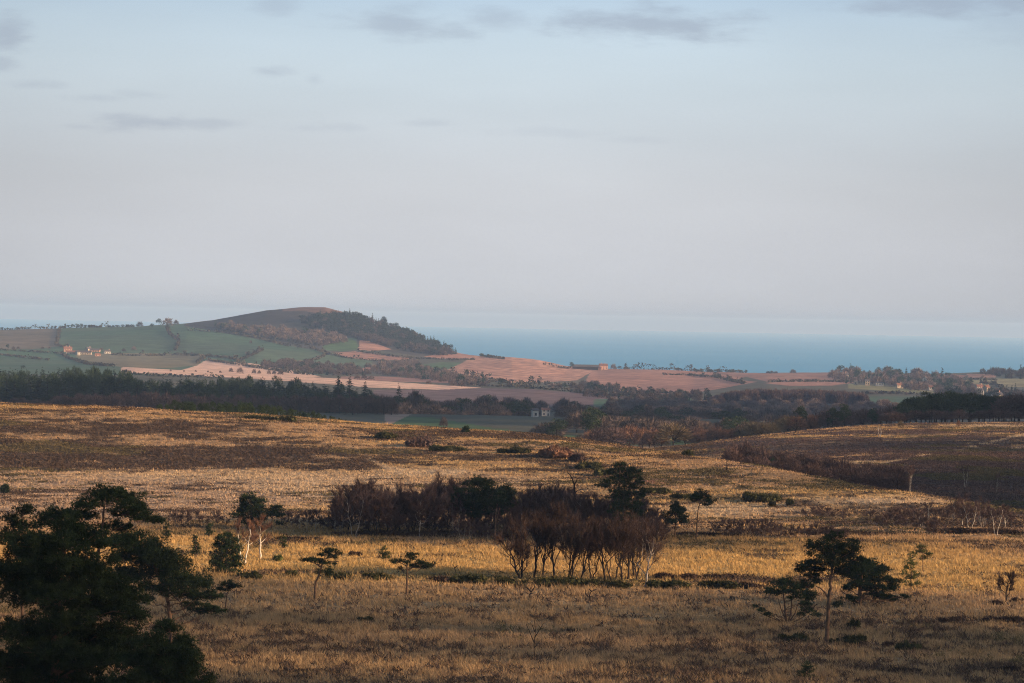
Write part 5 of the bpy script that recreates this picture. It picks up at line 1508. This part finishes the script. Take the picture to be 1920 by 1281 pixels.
wood('village_trees', 'trees growing all among the houses of the far village at the right', [(1555, 712), (1580, 700), (1630, 703), (1680, 703), (1740, 708), (1790, 716), (1830, 728), (1800, 740), (1740, 736), (1690, 730), (1640, 722), (1590, 722)], 260, (12, 19), 3400, .4)
wood('ridge_trees', 'bare and evergreen trees on the skyline ridge at the right edge', [(1835, 702), (1860, 700), (1900, 698), (1960, 697), (1960, 710), (1900, 712), (1870, 706)], 60, (10, 15), 3600, .3)
wood('combe_wood', 'mixed trees in the hollow below the striped red field', [(1070, 730), (1110, 722), (1160, 728), (1190, 736), (1260, 744), (1330, 742), (1340, 752), (1250, 756), (1160, 752), (1100, 746)], 170, (10, 16), 2700, .35)
wood('lower_village_trees', 'trees around the lower houses of the far village', [(1740, 742), (1790, 738), (1850, 740), (1930, 736), (1930, 756), (1860, 760), (1780, 756)], 150, (11, 18), 2600, .3)

# hedges
def hedge(label, pts, h=3.2, wd=4.0, ymin=2400, mat='hedge', name='hedge', step=4.5, s=1.2, follow=False):
    P = []
    for (x0, y0), (x1, y1) in zip(pts[:-1], pts[1:]):
        n = max(2, int(math.hypot(x1 - x0, y1 - y0) / 2.5))
        for k in range(n): P.append(G(x0 + (x1 - x0) * k / n, y0 + (y1 - y0) * k / n, ymin))
    P.append(G(*pts[-1], ymin))
    O = P[len(P) // 2]
    A = np.array([tuple(p - O) for p in P])
    d = np.concatenate([[0], np.cumsum(np.linalg.norm(np.diff(A[:, :2], axis=0), axis=1))])
    keep = np.concatenate([[True], np.diff(d) > .01]); A = A[keep]; d = d[keep]
    n = int(min(9000, max(60, d[-1] / step * 9)))
    t = rng.random(n) * d[-1]
    C = np.stack([np.interp(t, d, A[:, i]) for i in range(3)], 1)
    hh = h * (.55 + .75 * vnoise(t / 14, t * 0 + 3.3, 5) + 1.5 * sstep(.68, .85, vnoise(t / 19, t * 0 + O.x % 97, 8)))
    C[:, 0] += rng.normal(size=n) * wd * .28; C[:, 1] += rng.normal(size=n) * wd * .28
    C[:, 2] = hz(C[:, 0] + O.x, C[:, 1] + O.y) - O.z + hh * rng.random(n)
    mb = MB()
    mb.leaves(C, unit(n, .3), s * (.6 + .8 * rng.random(n)))
    mb.spikes(C, unit(n, .8), s * 1.4, s * .5)
    return props(obj(name, mb.data(name, M[mat]), O), label, 'hedge')


HD = [
    ('hedge climbing the far hillside just right of the dull left field', [(112, 617), (110, 630), (106, 648), (128, 654)]),
    ('curved hedge running down the green hillside below the round skyline tree', [(312, 616), (318, 628), (336, 640), (333, 650), (328, 658)]),
    ('hedge along the bottom of the green hillside right of the farm', [(210, 666), (280, 668), (330, 666), (385, 668), (430, 672), (450, 678)]),
    ('hedge below the dull left field', [(-10, 656), (50, 660), (118, 664)]),
    ('lowest hedge across the bright green left field', [(-10, 664), (40, 671), (90, 676)]),
    ('hedge dropping from the farm to the plantation', [(116, 664), (126, 672), (140, 676), (165, 684), (215, 688)]),
    ('short hedge on the middle of the green hillside', [(450, 676), (470, 668), (492, 657)]),
    ('faint path side hedge on the green hillside', [(570, 680), (595, 674), (615, 664)]),
    ('thick hedge under the pale bare wood of the far hill', [(350, 620), (420, 624), (480, 634), (540, 650), (585, 654), (618, 666), (640, 668)]),
    ('hedge below the small pink field on the far hill', [(671, 659), (705, 665), (745, 670), (775, 672)]),
    ('hedge between the red field and the green hill field', [(625, 666), (650, 672), (690, 676), (715, 678)]),
    ('hedge across the top of the small green field in the middle', [(760, 674), (800, 673), (850, 676), (890, 675)]),
    ('dark hedge along the top edge of the pale stubble strip', [(228, 700), (300, 706), (420, 709)]),
    ('hedge above the pale pink stubble field', [(386, 676), (430, 682), (480, 690), (540, 699), (600, 706)]),
    ('short hedge at the left end of the pink stubble field', [(370, 682), (376, 676), (384, 672)]),
    ('long dark hedge along the lower edge of the striped red field', [(845, 704), (890, 712), (950, 719), (1020, 722), (1075, 724)]),
    ('hedge along the top of the purple ploughed field', [(890, 724), (960, 726), (1040, 732), (1110, 740), (1180, 746)]),
    ('skyline hedge left of the long barn', [(1020, 684), (1050, 690), (1072, 692)]),
    ('skyline hedge between the brick farmhouse and the isolated round tree', [(1150, 693), (1200, 692), (1260, 693), (1310, 697), (1400, 699)]),
    ('curving hedge through the right hand red fields', [(1240, 703), (1290, 704), (1340, 708), (1370, 715), (1395, 720)]),
    ('hedge under the lower right red field', [(1180, 735), (1220, 737), (1262, 738), (1290, 739)]),
    ('hedge above the red strip by the far village', [(1440, 717), (1500, 716), (1560, 716), (1600, 718)]),
    ('skyline hedge right of the far hill above the sea', [(902, 668), (920, 671), (945, 674)]),
    ('hedge across the pale pasture at the right edge', [(1838, 718), (1860, 722), (1880, 727)]),
    ('hedge at the top of the pale pasture at the right edge', [(1800, 712), (1840, 712), (1870, 713)]),
    ('dark hedge along the village meadow', [(1615, 739), (1660, 738), (1720, 740), (1760, 742)]),
    ('skyline hedge at the far left of the hill fields', [(-20, 617), (20, 617), (60, 617), (105, 616)]),
    ('skyline hedge between the left skyline trees', [(110, 614), (160, 614), (210, 614), (250, 613)]),
]
for lab, pts in HD:
    hedge(lab, pts, ymin=3000 if pts[0][1] > 690 else 3600, h=4.6 if 'thick' in lab or 'long dark' in lab or 'skyline' in lab else 3.4)


# single far trees
ST = 'small trees scattered on the far hills'
def ft(px, py, hpx, label, wide=1.0, ev=False, group=None, ymin=3000, name=None):
    return farg(VTE if ev else VT, name or ('evergreen_tree' if ev else 'bare_tree'), px, py, hpx, label, group, 10, ymin, wide)


ft(314, 612, 19, 'largest round bare tree on the left skyline', 1.25, ymin=4500)
ft(298, 612, 13, 'dark tree joined to the left of the largest skyline tree', 1.1, True, ymin=4500)
ft(262, 614, 13, 'fan shaped bare tree left of the dark skyline tree', 1.1, ymin=4500)
ft(330, 610, 12, 'wispy bare tree right of the largest skyline tree', .9, ymin=4500)
for px, h_ in [(128, 6), (136, 7), (144, 8), (152, 8), (160, 6), (168, 6), (180, 4), (212, 5), (220, 6), (230, 7), (240, 7), (250, 6), (285, 8)]:
    ft(px, 615.5, h_, 'small dark tree in the skyline hedge left of the round bare trees', 1.3, True, 'small dark skyline trees at the left', 4500)
for px, h_ in [(4, 5), (14, 4), (31, 5)]:
    ft(px, 618, h_, 'small tree on the skyline at the far left edge', 1.3, True, 'skyline trees at the far left edge', 4500)
for px, py, h_ in [(433, 699, 11), (450, 701, 14), (476, 702, 12), (486, 702, 9), (504, 703, 11), (514, 703, 10), (526, 704, 13), (320, 697, 5), (345, 698, 5), (367, 698, 5), (390, 699, 5), (413, 700, 6)]:
    ft(px, py, h_, 'bare hedgerow tree standing in the pale pink stubble', .9, False, 'trees in the pale pink stubble')
for px, py, h_, e in [(15, 655, 9, True), (25, 656, 8, False), (34, 656, 7, False), (80, 655, 6, False), (92, 655, 6, False)]:
    ft(px, py, h_, 'small tree in the little group on the dull left field', 1.1, e, 'little group on the dull left field')
ft(251, 657, 9, 'round grey bare tree on the green hillside above the farm hedge', 1.2)
ft(43, 693, 7, 'dark round tree below the bright green left field', 1.8, True)
ft(470, 645, 9, 'slim pale tree alone in the upper green field', .6)
ft(232, 660, 8, 'bare tree above the farm yard', 1.1); ft(190, 657, 6, 'faint bare tree above the farm roofs', 1.2)
for px, py, h_ in [(690, 691, 13), (716, 690, 16), (735, 692, 14), (752, 692, 15), (768, 694, 13), (700, 696, 12)]:
    ft(px, py, h_, 'round bare tree in the clump between the hill fields and the striped field', 1.2, False, 'clump between the hill fields and the striped field')
for px, py, h_ in [(670, 712, 10), (683, 712, 11), (696, 713, 10), (804, 721, 9)]:
    ft(px, py, h_, 'pale bare tree beside the stubble strip right of the conifer pair', 1.3, False, 'trees beside the stubble strip')
ft(938, 726, 18, 'dark slim tree at the lower edge of the striped field', .8, True)
for px, py, h_ in [(850, 724, 11), (865, 726, 12), (905, 726, 12), (955, 727, 11), (975, 728, 9)]:
    ft(px, py, h_, 'pale bushy tree along the long hedge below the striped field', 1.4, False, 'bushy trees below the striped field')
for px, py, h_ in [(1035, 730, 14), (1047, 732, 15), (1058, 732, 12), (1086, 736, 12), (1100, 738, 12)]:
    ft(px, py, h_, 'grey green tree below the farm track hedge', 1.2, random.random() < .4, 'trees below the farm track hedge')
for px, py, h_, w_ in [(1178, 735, 8, .9), (1274, 738, 10, .7), (1234, 738, 12, 1.3), (1346, 704, 7, .8)]:
    ft(px, py, h_, 'single bare tree by the hedge of the right hand red fields', w_, False, 'single trees of the right hand red fields')
ft(1150, 693, 13, 'round bare tree just right of the brick farmhouse', 1.0)
ft(1071, 692, 12, 'flat topped pine on a thin stem just left of the long barn', 1.0, True)
for px, h_ in [(1306, 6), (1316, 6), (1326, 9), (1332, 7), (1342, 6), (1352, 7), (1362, 7), (1370, 6), (1380, 5), (1390, 5), (1400, 5)]:
    ft(px, 699.5, h_, 'dark evergreen in the skyline row left of the isolated round tree', 1.2, True, 'evergreens in the skyline row', 4300)
for px, h_ in [(1440, 6), (1447, 7), (1455, 6)]:
    ft(px, 701, h_, 'low round bush like tree on the skyline left of the isolated round tree', 1.4, False, 'low skyline trees', 4300)
ft(1487, 701, 10, 'isolated round umbrella shaped tree on the skyline above the sea', 1.3, ymin=4300)
for px, h_ in [(902, 8), (909, 5), (915, 6), (922, 5), (931, 4), (912, 4)]:
    ft(px, 671, h_, 'tiny dark tree on the skyline dropping from the far hill to the sea', 1.2, True, 'tiny trees dropping to the sea', 4300)
for px, py, h_ in [(1632, 740, 6), (1643, 740, 6), (1655, 740, 6), (1668, 740, 7), (1682, 740, 6), (1700, 741, 6)]:
    ft(px, py, h_, 'small pale round tree in the orchard row by the village meadow', 1.3, False, 'orchard row by the village meadow', 2600)

# ------------------------------------------------------------------ buildings
def house(name, label, px, py, w_, d_, h_, rh, wall, roof, rot=0.0, ymin=3000, chim=1, wins=3, Y=None, cat='house', gable_front=False, raise_=0.0, door=True):
    """gabled house in metres; the ridge runs along its length w_"""
    p = G(px, py, ymin) if Y is None else GY(px, Y, py)
    root = thing(name, label, cat, p + Vector((0, 0, raise_)), rot)
    mb = MB()
    x, y = w_ / 2, d_ / 2
    b = -1.5 - raise_
    V = [(-x, -y, b), (x, -y, b), (x, y, b), (-x, y, b), (-x, -y, h_), (x, -y, h_), (x, y, h_), (-x, y, h_), (-x, 0, h_ + rh), (x, 0, h_ + rh)]
    mb.add(V, [(0, 1, 5, 4), (2, 3, 7, 6), (1, 2, 6, 5), (3, 0, 4, 7)], [(5, 6, 9), (7, 4, 8)])
    obj('wall', mb.data('wall', M[wall]), parent=root)
    mb = MB(); e = .35; t = .18
    sl = rh / y
    V = []
    for xx in (-x - e, x + e):
        V += [(xx, -y - e, h_ - sl * e + .05), (xx, 0, h_ + rh + .05), (xx, y + e, h_ - sl * e + .05), (xx, -y - e, h_ - sl * e + .05 + t), (xx, 0, h_ + rh + .05 + t), (xx, y + e, h_ - sl * e + .05 + t)]
    mb.add(V, [(0, 1, 7, 6), (1, 2, 8, 7), (3, 9, 10, 4), (4, 10, 11, 5), (0, 6, 9, 3), (2, 5, 11, 8), (0, 3, 4, 1), (1, 4, 5, 2), (6, 7, 10, 9), (7, 8, 11, 10)])
    ro = obj('roof', mb.data('roof', M[roof]), parent=root)
    for k in range(chim):
        mb = MB(); cx = x * (-.8 + 1.6 * (k + .5) / max(chim, 1)) if chim > 1 else x * .6
        mb.box((cx - .45, -.35, h_ + rh - .9), (cx + .45, .35, h_ + rh + 1.5)); mb.box((cx - .25, -.2, h_ + rh + 1.5), (cx + .25, .2, h_ + rh + 1.9))
        obj('chimney', mb.data('chimney', M['wall_brick']), parent=ro)
    nst = 2 if h_ > 4 else 1
    for fl in range(nst):
        for k in range(wins):
            cx = -x + w_ * (k + .5) / wins; z0 = .9 + fl * 2.7
            if door and fl == 0 and k == wins // 2:
                mb = MB(); mb.box((cx - .5, -y - .06, 0), (cx + .5, -y + .05, 2.1)); obj('door', mb.data('door', M['bark']), parent=root); continue
            mb = MB(); mb.box((cx - .55, -y - .05, z0), (cx + .55, -y + .05, z0 + 1.3))
            mb.box((cx - .7, -y - .12, z0 - .14), (cx + .7, -y - .05, z0 - .02))
            obj('window', mb.data('window', M['glass_dark']), parent=root)
    return root


# farmstead on the left slope
house('farmhouse', 'pink walled farmhouse at the left end of the hillside farm', 127, 660, 13, 8, 5.2, 3, 'wall_brick', 'tile', .25, 3600, 2)
house('barn', 'low pale roofed barn in front of the pink farmhouse', 133, 664, 15, 8, 3, 2.4, 'wall_cream', 'tile', .1, 3600, 0, 3, cat='barn')
house('barn', 'narrow tall white ended barn in the middle of the hillside farm', 146, 666, 4.5, 9, 5, 2.2, 'wall_white', 'slate', .5, 3600, 0, 1, cat='barn', door=False)
house('barn', 'long dark slate roofed barn of the hillside farm', 158, 665, 22, 9, 3.4, 2.6, 'wall_cream', 'slate', .05, 3600, 0, 6, cat='barn')
house('cottage', 'cottage with a pale gable behind the long dark barn', 166, 659, 9, 7, 4, 2.6, 'wall_cream', 'slate', .9, 3600, 1, 2)
house('barn', 'dark roofed shed right of the pale gabled cottage', 178, 660, 16, 8, 3, 2.2, 'wall_brick', 'slate', 0, 3600, 0, 4, cat='barn')
house('cottage', 'small white cottage at the right end of the hillside farm', 201, 663, 10, 6, 3.2, 2.3, 'wall_white', 'slate', .4, 3600, 1, 3)
house('shed', 'little brick shed below the long dark barn', 183, 668, 8, 5, 2.6, 1.6, 'wall_brick', 'tile', .3, 3600, 0, 2, cat='shed')
# farm on the skyline
house('farmhouse', 'sunlit brick farmhouse with twin chimneys on the skyline above the sea', 1131, 693, 14, 9, 6.2, 3.6, 'wall_brick', 'tile', .15, 4300, 2, 3)
house('annexe', 'small gabled annexe at the left corner of the brick farmhouse', 1125, 694.5, 5, 6, 3.8, 2.4, 'wall_brick', 'tile', 1.4, 4300, 0, 1, cat='house', door=False)
house('barn', 'long dark low barn left of the brick farmhouse on the skyline', 1098, 693, 44, 12, 4.6, 3.4, 'bark', 'slate', .02, 4300, 0, 8, cat='barn')
# white villas in the misty wood
house('villa', 'white villa with a russet roof glimpsed between the misty valley trees', 1023, 780, 6.4, 6, 4.6, 1.6, 'wall_white', 'tile', .1, 1400, 1, 2)
house('villa', 'narrow white house left of the villa half hidden by trees', 1003, 782, 3.0, 4, 3.4, 1.0, 'wall_white', 'slate', .2, 1400, 0, 1, door=False)
house('cottage', 'small white cottage in the wood behind the dome shaped olive tree', 1239, 813, 6, 5, 2.8, 1.6, 'wall_white', 'slate', .3, 1060, 0, 2)
# far village on the right
VILL = [
    ('villa', 'large white gabled house at the top left of the far village', 1583, 712, 12, 8, 6.5, 3, 'wall_white', 'slate', .4, 2, 3, 3400),
    ('cottage', 'small cream hut left of the tall cream box house in the village', 1604, 722, 5, 5, 3, 1.6, 'wall_cream', 'slate', 0, 0, 1, 3400),
    ('cottage', 'tall cream house with dark left side in the village', 1626, 723, 6, 5, 5, 1.6, 'wall_cream', 'slate', 0, 0, 2, 3400),
    ('bungalow', 'long white bungalow in the village gardens', 1649, 724, 10, 6, 2.8, 1.5, 'wall_white', 'slate', .1, 0, 3, 3400),
    ('cottage', 'cottage with a pink tiled roof in the middle of the village', 1686, 728, 8, 6, 2.6, 2.6, 'wall_cream', 'tile', .3, 1, 2, 3300),
    ('house', 'white house with a steep pale gable among village trees', 1735, 720, 8, 7, 6, 3, 'wall_white', 'slate', 1.2, 1, 2, 3400),
    ('cottage', 'small white cottage below the steep gabled house', 1736, 729, 6, 5, 3.4, 1.8, 'wall_white', 'slate', .2, 0, 2, 3300),
    ('cottage', 'low white cottage with a red roof right of the small white one', 1746, 732, 7, 5, 2.6, 2, 'wall_white', 'tile', .1, 0, 2, 3300),
    ('house', 'upper white house of the cluster near the right edge', 1836, 734, 9, 7, 4.6, 2.6, 'wall_white', 'tile', .3, 1, 3, 3100),
    ('house', 'pale pink house right of the upper white house near the right edge', 1850, 735, 8, 6, 4.4, 2.4, 'wall_cream', 'tile', .8, 1, 2, 3100),
    ('house', 'larger white house in front in the cluster near the right edge', 1836, 742, 9, 7, 5, 2.6, 'wall_white', 'slate', .2, 1, 3, 2800),
    ('house', 'lowest white house seen just above the dark pine wood', 1869, 752, 11, 8, 5.4, 2.8, 'wall_white', 'slate', .4, 1, 3, 2400),
]
for nm, lab, px, py, w_, d_, h_, rh, wl, rf, rot, ch, wi, ym in VILL:
    house(nm, lab, px, py, w_, d_, h_, rh, wl, rf, rot, ym, ch, wi, raise_=1.5)

# ------------------------------------------------------------------ unseen clouds added off to the right to shade parts of the land
def cloud(label, poly, height, R, n, Y_cut=None):
    """cloud bank over to the sun's side whose shadow falls on the land inside a photo outline"""
    P = []
    xs = [p[0] for p in poly]; ys = [p[1] for p in poly]
    while len(P) < n:
        X = random.uniform(min(xs), max(xs)); Y = random.uniform(min(ys), max(ys))
        if inpoly(np.array([X]), np.array([Y]), poly)[0]: P.append((X, Y, float(hz(X, Y))))
    P = np.array(P)
    t = (height + rng.normal(size=(n, 1)) * R * .12 - P[:, 2:3]) / SUN.z
    C = P + np.array(SUN) * t
    O = C.mean(axis=0); C = C - O
    # a small lumpy ball, flattened
    bpy_me = []
    la = 7; lo_ = 10
    th = np.linspace(0, PI, la); ph = np.arange(lo_) * 2 * PI / lo_
    ball = np.array([(math.sin(a) * math.cos(b), math.sin(a) * math.sin(b), math.cos(a)) for a in th for b in ph])
    q = [(i * lo_ + j, i * lo_ + (j + 1) % lo_, (i + 1) * lo_ + (j + 1) % lo_, (i + 1) * lo_ + j) for i in range(la - 1) for j in range(lo_)]
    mb = MB()
    for c in C:
        r = R * random.uniform(.7, 1.2)
        v = ball * (1 + .14 * rng.normal(size=(len(ball), 1))) * np.array([r, r, r * .24]) + c
        mb.add(v, q)
    return props(obj('cloud', mb.data('cloud', M['cloud'], True), O), label, 'cloud')


SHADE_CLOUDS = [
    ('low unseen cloud bank added to shade the near moor', [(-14, 90), (190, 90), (190, 362), (60, 366), (-60, 368), (-190, 372), (-190, 245), (-14, 245)], 420, 7.5, 345),
    ('thin unseen cloud added to part shade the pines at the left', [(-150, 90), (-14, 90), (-14, 245), (-150, 245)], 430, 7.5, 110),
    ('second unseen cloud bank added to darken the near moor', [(10, 220), (110, 220), (110, 335), (45, 315), (10, 280)], 460, 9, 48),
    ('small unseen cloud added to shade the belt of bare trees', [(-42, 436), (30, 434), (30, 474), (-42, 476)], 430, 7, 75),
    ('unseen cloud added to shade the right hand heath', [(58, 620), (66, 575), (100, 545), (190, 505), (230, 640), (130, 700), (84, 690)], 440, 14, 95),
    ('thin unseen cloud added to shade the upper right hand heath', [(70, 690), (130, 700), (230, 640), (240, 860), (90, 850)], 470, 12, 22),
    ('wide unseen cloud added to shade the woods of the valley', [(-330, 1440), (40, 1400), (420, 1250), (520, 2100), (420, 2600), (60, 2650), (-200, 2000), (-330, 1700)], 700, 40, 300),
    ('unseen cloud added to shade the dark pine wood', [(120, 985), (230, 985), (240, 1120), (110, 1140)], 450, 24, 120),
]
for c in SHADE_CLOUDS: cloud(*c)
